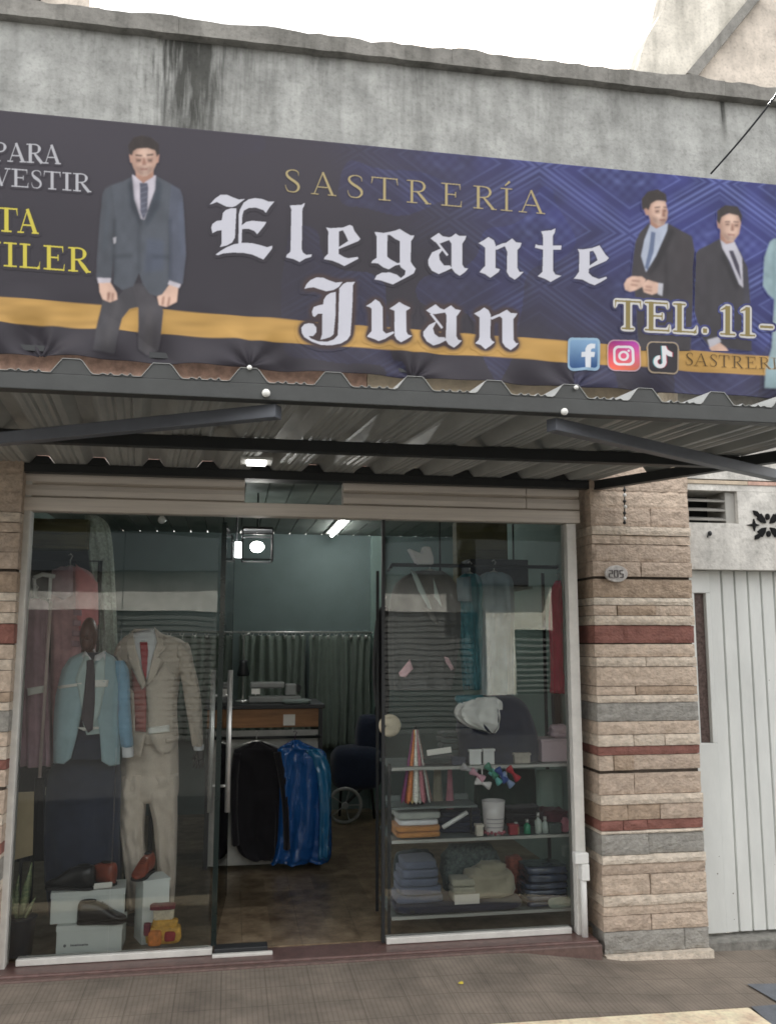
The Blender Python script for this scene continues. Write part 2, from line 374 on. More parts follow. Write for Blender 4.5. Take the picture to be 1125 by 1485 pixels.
# ------------------------------------------------------------------ the shop building
ZC0 = Zof(562, 92, 0); ZC1 = Zof(562, 60, -.05)
XR = Xof(1013, 1050, -.10)          # right face of the pilaster
shop = thing('shop_building', 'single storey tailor shop with stained grey concrete parapet and glass shopfront', 'shop', (.4, 0, 0))
zs = Zof(300, 520, 0)
stx = P(285, 110, 0)
M_wall = concrete('stained_concrete', (158, 159, 156), stains=tuple((a - .4, *r_) for a, *r_ in ((stx.x, .25, ZC0 + .05, ZC0 - 1.0, 2.3), (Xof(250, 110, 0), .34, ZC0 + .1, ZC0 - .9, .7), (Xof(375, 130, 0), .25, ZC0 + .1, ZC0 - .8, .8), (Xof(470, 130, 0), .16, ZC0 + .05, ZC0 - .45, .8), (Xof(150, 80, 0), .22, ZC0 + .05, ZC0 - .25, .7), (Xof(900, 150, 0), .25, ZC0 + .05, ZC0 - .3, .7), (Xof(1048, 165, 0), .035, ZC0 + .02, ZC0 - .3, 1.8), (Xof(620, 150, 0), .3, ZC0 + .1, ZC0 - .7, .6), (Xof(800, 150, 0), .2, ZC0 + .1, ZC0 - .7, .5))))
M_cope = concrete('coping_concrete', (132, 130, 125), streak=.9)
ZL = Zof(500, 683, -.02)             # top of the shutter fascia
ZF1 = 2.52                           # ceiling height inside
MB().box(-4, 7, 0, .25, zs, ZC0).build('wall', M_wall, shop)
# worn coping with an uneven top edge, in lengths of its own
cop = MB(); xs = -4.0; rnd = random.Random(3)
cuts = [Xof(q, 80, -.06) for q in (-420, -60, 258, 655, 880, 1048, 1300, 1900)]
for a, b in zip(cuts[:-1], cuts[1:]):
    n = 26; top = []
    dz = rnd.uniform(-.005, .005)
    V = []; Fc = []
    for i in range(n + 1):
        x = a + .0006 + (b - a - .0012) * i / n; zt = ZC1 + dz + .022 * noise.noise(Vector((x * 3.5, 5, 0))) + .012 * noise.noise(Vector((x * 13, 9, 0)))
        zb = ZC0 - .004 + .006 * noise.noise(Vector((x * 8, 1, 2)))
        V += [(x, -.06, zb), (x, -.065 + .008 * noise.noise(Vector((x * 9, 0, 4))), zt - .012), (x, -.045, zt), (x, .31, zt), (x, .31, zb)]
    for i in range(n):
        for k in range(5): Fc.append((i * 5 + k, i * 5 + (k + 1) % 5, i * 5 + 5 + (k + 1) % 5, i * 5 + 5 + k))
    Fc += [tuple(range(4, -1, -1)), tuple(n * 5 + k for k in range(5))]
    cop.add(V, Fc)
cop.build('coping', M_cope, shop)
# stone band behind the canopy, the cladding changes colour along the facade
M_plinth = mat('dull_pink_granite', (104, 84, 78), rough=.5, var=.3, scale=30)
M_pink = mat('pink_granite', (190, 156, 140), rough=.6, var=.3, scale=26)
M_cream = mat('cream_stone', (196, 180, 158), rough=.7, var=.22, scale=12, bump=.2)
M_wht = concrete('white_render', (206, 203, 196), streak=.22)
xa, xb = Xof(531, 555, 0), Xof(925, 580, 0)
MB().box(-4, xa - .002, -.03, .25, ZL + .02, zs - .002, 0).box(xa + .002, xb - .002, -.03, .25, ZL + .02, zs - .002, 1).build('stone_band', [M_pink, M_cream], shop)
YB = 3.6                              # back of the shop
XSL, XSR = -1.42, Xof(846, 1000, .05)
M_teal = mat('teal_wall', (114, 130, 128), rough=.8, var=.1, scale=2)
M_mint = mat('mint_wall', (134, 156, 148), rough=.8, var=.1, scale=2)
MB().box(XSL - .1, XSR + .35, YB, YB + .12, STEP, ZF1).build('back_wall', M_teal, shop)
MB().box(XSL - .12, XSL, .3, YB, STEP, ZF1, 0).build('side_wall', M_mint, shop)
MB().box(XSR + .25, XSR + .37, .3, YB, STEP, ZF1, 0).box(XSR + .001, XSR + .252, .3, .42, STEP, ZF1, 0).build('side_wall', M_mint, shop)
# slatted ceiling
M_slat = mat('ceiling_slat', (122, 130, 122), rough=.6, var=.15, scale=4)
ce = MB(); x = XSL
while x < XSR + .25:
    ce.box(x, min(x + .142, XSR + .25), .3, YB, ZF1, ZF1 + .02); x += .15
ce.box(XSL, XSR + .25, .3, YB, ZF1 + .03, ZF1 + .06, 1)
ce.build('ceiling', [M_slat, M_dark], shop)
MB().box(-4, XSR + .4, .26, 4, ZF1 + .065, ZF1 + .2).build('roof', M_cope, shop)
# tiled floor
M_floor = mat('brown_floor_tile', (94, 74, 54), rough=.3, var=.45, scale=9, c2=(166, 148, 122), bump=.05)
tile_nodes(M_floor, rib=50., tx=.30, ty=.30, dark=.6, jitter=.55)
MB().box(XSL, XSR + .25, .06, YB, -.05, STEP).build('floor', M_floor, shop)
stp = MB().box(Xof(-140, 1400, -.12), Xof(868, 1380, -.12), -.125, .06, -.12, STEP - .004)
stp.build('threshold', M_step, shop, bev=.008)
MB().box(Xof(-140, 1420, -.15), Xof(872, 1386, -.15), -.165, -.126, -.12, .008).build('plinth', M_plinth, shop, bev=.006)

# stone-clad pilasters
ST = {'b': (192, 174, 156), 'l': (203, 189, 172), 'g': (150, 147, 140), 'r': (134, 90, 80), 't': (183, 165, 148), 'w': (208, 196, 180), 'd': (168, 148, 128)}
SM = []
for k, c in ST.items():
    SM.append(mat('stone_' + {'b': 'beige', 'l': 'pale', 'g': 'grey', 'r': 'red', 't': 'tan', 'w': 'cream', 'd': 'brown'}[k], c, rough=.8, var=.24, scale=26 if k != 'r' else 9, bump=.9, bscale=60, stretch=(1, 1, 1.4)))
SI = {k: i for i, k in enumerate(ST)}
COURSE = [(676, 712, 't', ()), (712, 737, 'b', ()), (737, 763, 't', (955,)), (764, 776, 'l', ()), (777, 789, 'b', (910,)), (790, 814, 'g2', ()), (815, 836, 'b', (938,)), (840, 866, 't', ()), (867, 877, 'w', ()), (878, 892, 'b', (958, 902)), (893, 906, 'l', ()), (907, 932, 'r', (910,)), (934, 952, 't', ()), (953, 966, 'l', (940,)), (967, 994, 'b', ()), (995, 1007, 't', (925,)), (1008, 1018, 'l', ()), (1019, 1045, 'g', ()), (1046, 1064, 'b', ()), (1065, 1081, 'l', (920, 965)), (1082, 1094, 'r', ()), (1095, 1116, 'b', (890, 920)), (1121, 1151, 't', (920,)), (1152, 1165, 'l', ()), (1166, 1188, 'b', (908, 955)), (1189, 1203, 'r', (901, 936)), (1204, 1208, 'w', ()), (1209, 1238, 'g', (937,)), (1239, 1251, 'w', ()), (1252, 1267, 'b', ()), (1268, 1297, 't', (938,)), (1298, 1312, 'l', ()), (1313, 1326, 'b', ()), (1327, 1349, 't', (938,)), (1350, 1380, 'g', (985,))]
def rough_block(mb, x0, x1, y0, y1, z0, z1, mi, sd):
    nx_, nz_ = max(3, int((x1 - x0) / .022)), max(2, int((z1 - z0) / .016)); V = []; Fc = []
    for j in range(nz_ + 1):
        for i in range(nx_ + 1):
            x = x0 + (x1 - x0) * i / nx_; z = z0 + (z1 - z0) * j / nz_; ed = 1.0 if (i in (0, nx_) or j in (0, nz_)) else 0.
            n = .0055 * noise.noise(Vector((x * 16 + sd, sd, z * 22))) + .0035 * noise.noise(Vector((x * 45, sd, z * 55)))
            V.append((x + (.002 * noise.noise(Vector((sd, z * 60, i))) if i in (0, nx_) else 0), y0 + n + .004 * ed, z + (.0016 * noise.noise(Vector((x * 50, sd, j))) if j in (0, nz_) else 0)))
    w = nx_ + 1
    for j in range(nz_):
        for i in range(nx_): Fc.append((j * w + i, j * w + i + 1, (j + 1) * w + i + 1, (j + 1) * w + i))
    rim = [i for i in range(w)] + [j * w + nx_ for j in range(1, nz_ + 1)] + [nz_ * w + i for i in range(nx_ - 1, -1, -1)] + [j * w for j in range(nz_ - 1, 0, -1)]
    k = len(V); V += [(V[r][0], y1, V[r][2]) for r in rim]; m_ = len(rim)
    for a in range(m_): b = (a + 1) % m_; Fc.append((rim[a], k + a, k + b, rim[b]))
    Fc.append(tuple(k + a for a in range(m_ - 1, -1, -1)))
    mb.add(V, Fc, mi)
def pilaster(x0, x1, name, splitpx):
    mb = MB(); rn = random.Random(11); YF = -.105
    mb.box(x0 + .012, x1 - .012, YF + .018, .24, -.2, ZL + .05, len(SM))
    for (a, b, k, sp) in COURSE:
        za, zb = Zof(935, a, YF), Zof(935, b + .6, YF); mi = SI['t'] if k == 'g2' else SI[k]
        ex = [x0] + [x0 + (Xof(s, (a + b) / 2, YF) - Xof(868, (a + b) / 2, YF)) for s in sp] + [x1]; ex.sort()
        for u, v in zip(ex[:-1], ex[1:]):
            if v - u < .02: continue
            pr = rn.uniform(-.006, .008) - (.006 if k in 'lw' else 0)
            m2 = SI[rn.choice('btdbt')] if k in 'bt' else mi
            rough_block(mb, u + .0022, v - .0022, YF + pr, .2, zb + .001, za - .001, m2, rn.random() * 50)
    mb.box(x0 - .004, x1 + .004, YF - .03, .2, -.2, Zof(935, 1381, YF) - .001, SI['w'])
    # subdivide the fronts a little so the split-face stone is uneven
    o = mb.build(name, SM + [M_mortar], shop)
    return o
XP0 = Xof(866, 1050, -.105)
pilaster(XP0, XR, 'stone_pilaster', None)
pilaster(Xof(-150, 1050, -.105), Xof(13, 1050, -.105), 'stone_pilaster', None)
# dark seam in the right pilaster's joints
# shutter fascia, folded sheet with ribs, and the opening in it
M_fas = mat('beige_shutter_metal', (216, 207, 197), rough=.5, var=.12, scale=4, stretch=(.5, 1, 14), metal=.15)
xl, xm0, xm1, xr = Xof(30, 720, 0), Xof(355, 715, 0), Xof(497, 715, 0), Xof(836, 730, 0)
zt, zh1, zh0, zb = ZL + .03, Zof(426, 699, 0), Zof(426, 732, 0), Zof(426, 750.5, 0)
sh = thing('roller_shutter', 'beige ribbed roller shutter rolled up over the shop window', 'shutter', ((xl + xr) / 2, 0, zb))
def ribs(x0, x1, z0, z1, nrib):
    mb = MB(); prof = []
    for i in range(nrib):
        a = z0 + (z1 - z0) * i / nrib; h = (z1 - z0) / nrib
        prof += [(-.012, a), (-.03, a + h * .12), (-.034, a + h * .5), (-.03, a + h * .86)]
    prof += [(-.012, z1)]
    n = len(prof); V = [(x, y, z) for x in (x0, x1) for y, z in prof] + [(x, .05, z) for x in (x0, x1) for z in (z0, z1)]
    Fc = [(i, i + 1, n + i + 1, n + i) for i in range(n - 1)] + [(2 * n, 2 * n + 2, 2 * n + 3, 2 * n + 1), (0, n, 2 * n + 2, 2 * n), (n - 1, 2 * n + 1, 2 * n + 3, 2 * n - 1)]
    mb.add(V, Fc + [tuple(list(range(n)) + [2 * n + 1, 2 * n]), tuple(list(range(2 * n - 1, n - 1, -1)) + [2 * n + 2, 2 * n + 3])]); return mb
ribs(xl, xm0, zh0 + .002, zt, 3).build('slat_panel', M_fas, sh)
ribs(xm1, Xof(760, 715, 0) - .002, zh0 + .002, zt, 3).build('slat_panel', M_fas, sh)
ribs(Xof(760, 715, 0) + .002, xr, zh0 + .002, zt, 3).build('slat_panel', M_fas, sh)
MB().box(xl, xr, -.04, .05, zb, zh0).build('bottom_rail', M_fas, sh, bev=.004)
MB().box(xm0 + .001, xm1 - .001, -.01, .05, zh1, zt).build('header', M_black, sh)
# ------------------------------------------------------------------ shopfront frame and glass
fr = thing('shop_window', 'frameless glass shopfront with pale metal posts and an open doorway', 'shop window', ((xl + xr) / 2, 0, STEP))
zsill = STEP; RH = .028
MB().box(Xof(17, 1050, 0), Xof(29, 1050, 0), -.03, .06, STEP - .05, zt - .01).build('post', M_post, fr, bev=.004)
MB().box(Xof(826, 1060, 0), Xof(840, 1060, 0), -.035, .06, STEP - .005, zb - .002).build('post', M_post, fr, bev=.004)
MB().box(Xof(24, 1390, 0), Xof(308, 1380, 0), -.012, .045, STEP - .002, STEP + RH).build('bottom_rail', M_post, fr, bev=.003)
MB().box(Xof(560, 1360, 0), Xof(828, 1356, 0), -.012, .045, STEP - .002, STEP + RH).build('bottom_rail', M_post, fr, bev=.003)
M_glass = glass_mat('window_glass', (.957, .972, .966))
xg0, xg1, xg2 = Xof(28, 1000, .02), Xof(173, 1000, .02), Xof(312, 1000, .02)
for a, b in ((xg0, xg1 - .002), (xg1 + .002, xg2), (Xof(558, 1000, .02), Xof(828, 1000, .02))):
    MB().box(a, b,   .012, .020, STEP + RH, zb + .004).build('window_pane', M_glass, fr)
MB().box(Xof(553, 1100, .02), Xof(557.5, 1100, .02), .006, .03, STEP + .002, zb).build('glass_edge', M_black, fr)
# open glass door swung into the shop, seen edge on
hx = Xof(317, 1100, .03); M_edge = mat('glass_edge_green', (26, 36, 34), rough=.15)
dr = thing('glass_door', 'glass shop door standing open, seen edge on with long steel pull handles', 'door', (hx, .03, STEP))
ang = math.atan2(Xof(332, 1100, .89) - hx, .86)
def D(u, w, z): return (hx + u * math.sin(ang) + w * math.cos(ang), .03 + u * math.cos(ang) - w * math.sin(ang), z)
MB().beam(D(0, 0, (STEP + .03 + zb - .03) / 2), D(.86, 0, (STEP + .03 + zb - .03) / 2), .010, zb - STEP - .06).build('door_pane', M_glass, dr)
MB().beam(D(.862, 0, STEP + .03), D(.862, 0, zb - .03), .012, .014, up=(0, 1, 0)).beam(D(-.004, 0, STEP + .03), D(-.004, 0, zb - .03), .026, .010, up=(0, 1, 0)).build('door_edge', M_edge, dr)
hz0, hz1 = P(325, 1178, .12).z, P(325, 972, .12).z
for sgn in (-1, 1):
    hb = MB().tube([D(.10, .044 * sgn, hz0), D(.10, .044 * sgn, hz1)], .0135, 14)
    for zz in (hz0 + .13, hz1 - .13): hb.tube([D(.10, .006 * sgn, zz), D(.10, .044 * sgn, zz)], .007, 8)
    hb.build('pull_handle', M_steel, dr, smooth=True)
fx0, fx1 = Xof(311, 1378, .0), Xof(388, 1376, .0)
MB().box(fx0, fx1, -.03, .045, STEP - .003, STEP + .03).build('floor_spring', M_black, dr, bev=.004)
tag(MB().box(Xof(308, 1388, -.03), Xof(395, 1384, -.03), -.055, -.031, STEP - .004, STEP + .012).build('sill_strip', M_post, bev=.003), 'pale metal strip before the black floor spring of the open door', 'sill strip')

# white conduit on the right post
cd = thing('conduit', 'white plastic conduit with a clip running up the right window post', 'pipe', (Xof(846, 1300, -.06), -.06, STEP))
cz = Zof(846, 1250, -.06)
MB().tube([(cd.location.x, -.06, 0.0), (cd.location.x, -.06, cz)], .0165, 14).build('pipe', M_white, cd, smooth=True)
MB().box(cd.location.x - .05, cd.location.x + .025, -.085, -.037, cz - .005, cz + .05).box(cd.location.x - .018, cd.location.x + .026, -.088, -.034, cz - .09, cz - .006).build('clip', M_white, cd, bev=.005)

# house number plate and the hanging bead chain
pp = P(893, 832, -.12)
pl = thing('number_plate', 'oval enamel house number plate on the stone pilaster', 'sign', pp)
ov = [(pp.x + .066 * math.cos(t), pp.z + .046 * math.sin(t)) for t in np.linspace(0, 2 * math.pi, 28, endpoint=False)]
MB().prism(ov, pp.y - .006, pp.y + .012).build('plate', mat('worn_enamel', (188, 184, 180), rough=.35, var=.3, scale=40), pl, bev=.003)
def seg_digits(mb, s, x, z, h, Y):
    A = {'2': [(0, 1), (.5, 1), (.5, .5), (0, .5), (0, 0), (.5, 0)], '0': [(0, 0), (.5, 0), (.5, 1), (0, 1), (0, 0)], '5': [(.5, 1), (0, 1), (0, .5), (.5, .5), (.5, 0), (0, 0)]}
    for c in s:
        q = A[c]
        for a, b in zip(q[:-1], q[1:]): mb.beam((x + a[0] * h, Y, z + a[1] * h), (x + b[0] * h, Y, z + b[1] * h), .003, .007, up=(0, 1, 0))
        x += h * .82
nb = MB(); seg_digits(nb, '205', pp.x - .045, pp.z - .02, .038, pp.y - .0085); nb.build('number', mat('dark_enamel', (70, 64, 66), rough=.4), pl)
ch = thing('bead_chain', 'short string of white beads hanging under the canopy corner', 'chain', P(905, 712, -.17))
c0 = P(905, 690, -.17); cb = MB(); cw = MB()
cw.tube([c0, P(905, 760, -.17)], .004, 6)
for i, q in enumerate((718, 735, 752)): MB().ball(P(905 + (i % 2), q, -.17), .0105, 12).build('bead', mat('white_bead', (238, 236, 228), rough=.3), ch, smooth=True)
for q in (711, 727, 744, 758): cw.ball(P(905, q, -.17), .010, 10)
pass; cw.build('cord', M_black, ch, smooth=True)

# ------------------------------------------------------------------ neighbour: white house wall with gate
YW = -.02
nb_ = thing('white_house', 'white rendered house front beside the stone pilaster, with a vent and gate', 'house', (3, 0, 0))
gx0, gx1 = Xof(1004, 1000, YW), 4.6
gz1 = Zof(1060, 826, YW)
vx0, vx1, vz0, vz1 = Xof(967, 735, YW), Xof(1069, 735, YW), Zof(1018, 758, YW), Zof(1018, 711, YW)
ztop = Zof(1090, 704, YW); xw0 = XR + .001
wl = MB()
wl.box(xw0, gx1 + 2, YW, .25, vz1 + .001, ztop)
wl.box(vx1 + .001, gx1 + 2, YW, .25, gz1, vz1)
wl.box(xw0, vx1, YW, .25, gz1, vz0)
wl.box(xw0, gx0 - .001, YW, .25, -.2, gz1 - .001)
wl.box(gx1, gx1 + 2, YW, .25, -.2, gz1 - .001)
wl.build('wall', M_wht, nb_)
MB().box(xw0, Xof(1082, 690, YW) - .002, YW - .008, .25, ztop + .001, ZL + .015, 0).box(Xof(1082, 690, YW) + .002, gx1 + 2, YW - .008, .25, ztop + .001, ZL + .015, 1).build('stone_band', [M_cream, M_pink], nb_)
MB().box(max(xb, xw0) + .002, 7, -.031, .25, ZL + .021, zs - .003).build('upper_wall', M_wht, nb_)
M_vent = mat('vent_metal', (160, 158, 152), rough=.5, var=.1)
vb = MB().box(vx0, vx1, .22, .26, vz0, vz1).build('vent_back', M_dark, nb_)
vs = MB()
for i in range(3):
    zc = vz0 + (vz1 - vz0) * (.17 + .29 * i)
    vs2 = MB().beam((vx0, .04, zc), (vx1 - .05, .04, zc), .06, .008, up=(0, -.35, 1)); vs2.build('vent_slat', M_vent, nb_)
MB().box(vx1 - .06, vx1 - .001, YW + .03, .21, vz0, vz1).build('vent_frame', M_vent, nb_)
# dark floral iron ornament
oc = P(1112, 762, YW)
orn = thing('iron_ornament', 'black floral iron ornament on the white wall above the gate', 'ornament', (oc.x, YW, oc.z))
om = MB(); s = .001 * 2.6 * 1.55
def petal(pts, flipx=1, flipz=1):
    om.prism([(oc.x + flipx * a * s, oc.z + flipz * b * s) for a, b in pts], YW - .012, YW + .002)
for fx in (-1, 1):
    for fz in (-1, 1):
        petal([(3, 3), (5, 10), (10, 17), (12, 15), (16, 20), (22, 21), (21, 15), (15, 12), (17, 9), (10, 4)], fx, fz)
for fx in (-1, 1):
    petal([(13, 0), (20, 2), (22, 9), (24, 2), (33, 0), (24, -2), (22, -9), (20, -2)], fx)
for fz in (-1, 1):
    om.prism([(oc.x + s * 3.2 * math.cos(t), oc.z + s * (12.5 * fz + 4.5 * math.sin(t))) for t in np.linspace(0, 2 * math.pi, 14, endpoint=False)], YW - .012, YW + .002)
om.build('iron_cutout', mat('matt_black_iron', (16, 16, 17), rough=.75, spec=.2), orn)
hk = P(1027, 774, YW)
tag(MB().ball((hk.x, YW - .012, hk.z), (.012, .014, .016), 10).tube([(hk.x - .006, YW - .01, hk.z), (hk.x - .02, YW - .02, hk.z - .022)], .005, 6).build('wall_hook', M_black, smooth=True, origin=hk), 'small black hook in the white wall under the vent', 'hook')

gate = thing('gate', 'white metal gate of broad vertical slats with a narrow dark glazed slot', 'gate', ((gx0 + gx1) / 2, .08, 0))
M_gate = mat('white_gate_paint', (212, 214, 210), rough=.5, var=.10, scale=3.5, stretch=(1, 1, .35), bump=.06)
def specks(mt, colr, scale, thr):
    N, L, b = nodes_of(mt); src = b.inputs['Base Color'].links[0].from_socket; g = N.new('ShaderNodeTexCoord'); v = N.new('ShaderNodeTexVoronoi'); v.inputs['Scale'].default_value = scale; L.new(g.outputs['Object'], v.inputs['Vector'])
    q = N.new('ShaderNodeMath'); q.operation = 'LESS_THAN'; q.inputs[1].default_value = thr; L.new(v.outputs['Distance'], q.inputs[0])
    n = N.new('ShaderNodeTexNoise'); n.inputs['Scale'].default_value = 3.1; L.new(g.outputs['Object'], n.inputs['Vector']); h = N.new('ShaderNodeMath'); h.operation = 'GREATER_THAN'; h.inputs[1].default_value = .53; L.new(n.outputs['Fac'], h.inputs[0])
    w = N.new('ShaderNodeMath'); w.operation = 'MULTIPLY'; L.new(q.outputs[0], w.inputs[0]); L.new(h.outputs[0], w.inputs[1])
    x = N.new('ShaderNodeMixRGB'); L.new(w.outputs[0], x.inputs['Fac']); L.new(src, x.inputs['Color1']); x.inputs['Color2'].default_value = (*lin(colr), 1); L.new(x.outputs[0], b.inputs['Base Color'])
specks(M_gate, (96, 88, 78), 9., .035)
gzb = Zof(1060, 1350, .08)
gm = MB(); x = Xof(1033, 1000, .08); sl_w = Xof(1052.5, 1000, .08) - x
gp = MB()
i = 0
while x < gx1 - .02:
    x2 = min(x + sl_w, gx1 - .01)
    gp.add([(x, .085, gzb), (x + .004, .068, gzb), (x2 - .012, .064, gzb), (x2 - .004, .085, gzb), (x, .085, gz1 - .002), (x + .004, .068, gz1 - .002), (x2 - .012, .064, gz1 - .002), (x2 - .004, .085, gz1 - .002),
            (x, .11, gzb), (x2 - .004, .11, gzb), (x, .11, gz1 - .002), (x2 - .004, .11, gz1 - .002)],
           [(0, 1, 5, 4), (1, 2, 6, 5), (2, 3, 7, 6), (0, 4, 10, 8), (3, 9, 11, 7), (8, 10, 11, 9), (0, 8, 9, 3, 2, 1), (4, 5, 6, 7, 11, 10)])
    x += sl_w
gp.build('slat_panel', M_gate, gate)
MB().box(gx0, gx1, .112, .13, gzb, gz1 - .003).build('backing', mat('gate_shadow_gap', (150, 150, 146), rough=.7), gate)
wx0, wx1, wz0, wz1 = Xof(1010, 960, .06), Xof(1027, 960, .06), Zof(1018, 1078, .06), Zof(1018, 860, .06)
gf = MB(); gxi = Xof(1033, 1000, .08) - .003
gf.box(gx0, gxi, .055, .111, wz1, gz1 - .003); gf.box(gx0, gxi, .055, .111, gzb, wz0); gf.box(gx0, wx0, .055, .111, wz0 + .001, wz1 - .001); gf.box(wx1, gxi, .055, .111, wz0 + .001, wz1 - .001)
gf.build('frame', M_gate, gate, bev=.003)
MB().box(wx0 + .0005, wx1 - .0005, .085, .108, wz0 + .001, wz1 - .001).build('window', mat('dark_patterned_glass', (92, 78, 74), rough=.25, var=.45, scale=60), gate)
M_sill = concrete('grey_cement', (132, 130, 124), streak=.3, base_scale=22)
tag(MB().box(gx0 - .01, gx1, -.03, .3, -.2, gzb - .018).build('gate_step', M_sill, bev=.006, origin=(gx0, 0, 0)), 'low rough grey cement step under the white gate', 'step')
tag(MB().box(gx0, gx1, .14, .3, gzb - .018, gzb + .0).build('gate_gap_bar', M_dark, origin=(gx0, .2, gzb)), 'dark bar in the gap below the white slatted gate', 'bar') if False else None

# pale building rising behind the parapet at the right, pale block far left
YN = 2.6
M_nc = concrete('weathered_plaster', (206, 201, 190), streak=.5, base_scale=3)
M_np = concrete('pinkish_plaster', (202, 192, 180), streak=.4, base_scale=3)
bk = thing('neighbour_building', 'weathered pale building with a sloping coping rising behind the parapet', 'building', (P(1050, 60, YN).x, YN, 0))
def poly_at(pts, Y): return [(P(a, b, Y).x, P(a, b, Y).z) for a, b in pts]
xw = P(923, 104, YN).x
g1 = poly_at([(1003, 112), (1100, -4), (1180, -100), (985, -100), (962, 12), (938, 52), (921, 106)], YN)
MB().prism([(g1[0][0], 0.0)] + g1 + [(g1[-1][0], 0.0)], YN, YN + .30).build('gable', M_nc, bk)
g2 = poly_at([(1090, -8), (1103, -4), (1006, 116), (990, 112)], YN)
MB().prism(g2, YN - .07, YN - .002).build('sloping_coping', M_cope, bk)
g3 = poly_at([(1006, 116), (1103, -4), (1180, -100), (1500, -100), (1500, 300)], YN)
MB().prism([(g1[0][0] + .002, 0.0)] + [(x + .004, z) for x, z in g3[:-1]] + [(g3[-1][0], 0.0)], YN + .02, YN + .30).build('wall', M_np, bk)
bl = thing('apartment_block', 'pale apartment block just showing over the parapet at far left', 'building', (P(60, 0, 6).x, 6, 0))
MB().box(P(-700, 0, 6).x, P(130, 8, 6).x, 6, 12, 0, P(60, -60, 6).z).build('wall', M_np, bl)
for q in (10, 62, 205): pass
wb = MB().pbox(8, -30, 60, -4, 5.97, .03); wb.build('window', M_dark, bl)

# wire from the upper right down to the banner
wa, wb_ = P(1030, 252, -.16), P(1180, 60, -.9)
tag(MB().tube([wa.lerp(wb_, t) + Vector((0, 0, -.03 * math.sin(math.pi * t))) for t in np.linspace(0, 1, 9)], .0055, 8).build('cable', M_black, smooth=True, origin=wa), 'thin black cable running up from the top of the banner', 'cable')

# ------------------------------------------------------------------ corrugated canopy
YFR, YRE = -1.9, -.09
zfb = Zof(562, 588, YFR)            # bottom of front beam
zft = Zof(562, 565, YFR)            # top of front beam
zrb = Zof(562, 700, YRE); zrt = Zof(562, 688, YRE)
xrr = Xof(862, 700, YRE)             # rear right corner
cn_ = thing('canopy', 'corrugated metal canopy on a dark grey steel frame over the shopfront', 'canopy', (.4, YFR, zfb))
zslope = lambda y: zft + (zrt - zft) * (y - YFR) / (YRE - YFR)
pr = P(1066, 684, -1.0); sxr = (Xof(1085, 676, -1.0) - xrr) / (YRE + 1.0)   # outward slant of the right edge
per = .2715; x0r = Xof(361, 540, YFR)
def prof(x):
    t = ((x - x0r) / per + .5) % 1 - .5; a = abs(t) * per
    h = .046 * max(0, min(1, (.062 - a) / .034))
    for c in (.095, .118): h += .009 * max(0, 1 - abs(a - c) / .008)
    return h
xcols = np.arange(-1.9, 3.1, .0085); sk = math.tan(math.radians(5.4)); V = []; Fc = []
nY = 10
ids = {}
for i, x in enumerate(xcols):
    for j in range(nY + 1):
        y = YFR - .003 + (YRE + .054 - YFR) * j / nY; xx = x - sk * (y - YFR)
        V.append((xx, y, zslope(y) + .003 + prof(x)))
for i in range(len(xcols) - 1):
    for j in range(nY):
        q = [i * (nY + 1) + j, (i + 1) * (nY + 1) + j, (i + 1) * (nY + 1) + j + 1, i * (nY + 1) + j + 1]
        c = sum((Vector(V[k]) for k in q), Vector()) / 4
        if c.x < xrr + sxr * (YRE - c.y) + .02: Fc.append(tuple(q))
MB().add(V, Fc).build('corrugated_sheet', M_sheet, cn_, solid=.0015)
def bx(y): return xrr + sxr * (YRE - y)
V = []; Fc = []; xf = np.arange(-1.9, bx(YFR) - .02, .006)
for x in xf: V += [(x, y_, z_) for y_, z_ in ((YFR + .001, zft + .0005), (YFR + .001, zft + max(.002, prof(x) + .0005)), (YFR + .02, zft + max(.002, prof(x) + .0005)), (YFR + .02, zft + .0005))]
for i in range(len(xf) - 1):
    for k in range(4): Fc.append((i * 4 + k, i * 4 + (k + 1) % 4, i * 4 + 4 + (k + 1) % 4, i * 4 + 4 + k))
MB().add(V, Fc).build('ridge_filler', M_canopy, cn_)
V = []; Fc = []; xf = np.arange(-1.9, xrr, .006)
for x in xf:
    h_ = max(.002, prof(x + sk * (YRE + .01 - YFR)) - .007); V += [(x, y_, z_) for y_, z_ in ((YRE + .002, zrt + .0005), (YRE + .002, zrt + h_), (YRE + .03, zrt + h_), (YRE + .03, zrt + .0005))]
for i in range(len(xf) - 1):
    for k in range(4): Fc.append((i * 4 + k, i * 4 + (k + 1) % 4, i * 4 + 4 + (k + 1) % 4, i * 4 + 4 + k))
MB().add(V, Fc).build('ridge_filler', M_dsteel, cn_)  # dark closure added to dim the bright ridge gaps over the rear beam
MB().box(-1.9, bx(YFR), YFR, YFR + .05, zfb, zft).build('front_beam', M_canopy, cn_, bev=.003)
zmb, zmt = Zof(562, 659, -.98), zslope(-.98) - .001
MB().box(-1.9, bx(-.98) - .02, -.98, -.93, min(zmb, zmt - .045), zmt).build('middle_beam', M_dsteel, cn_, bev=.003)
MB().box(-1.9, xrr, YRE, YRE + .055, zrb, zrt).build('rear_beam', M_dsteel, cn_, bev=.003)
MB().beam((bx(YRE) + .0, YRE + .02, (zrb + zrt) / 2 - .002), (bx(YFR) - .03, YFR + .05, zft - .027), .045, .05).build('side_beam', M_dsteel, cn_)
za = zfb - .024
a0, a1 = PZ(404, 597, za), PZ(-90, 646, za); d0 = (a1 - a0).normalized()
MB().beam(a0 - d0 * .0, a1, .045, .045).build('brace', M_brace, cn_, bev=.003)
b0, b1 = PZ(799, 616, za), PZ(1290, 727, za)
MB().beam(b0, b1, .045, .045).build('brace', M_brace, cn_, bev=.003)
M_bolt = mat('white_bolt_cap', (232, 232, 226), rough=.35)
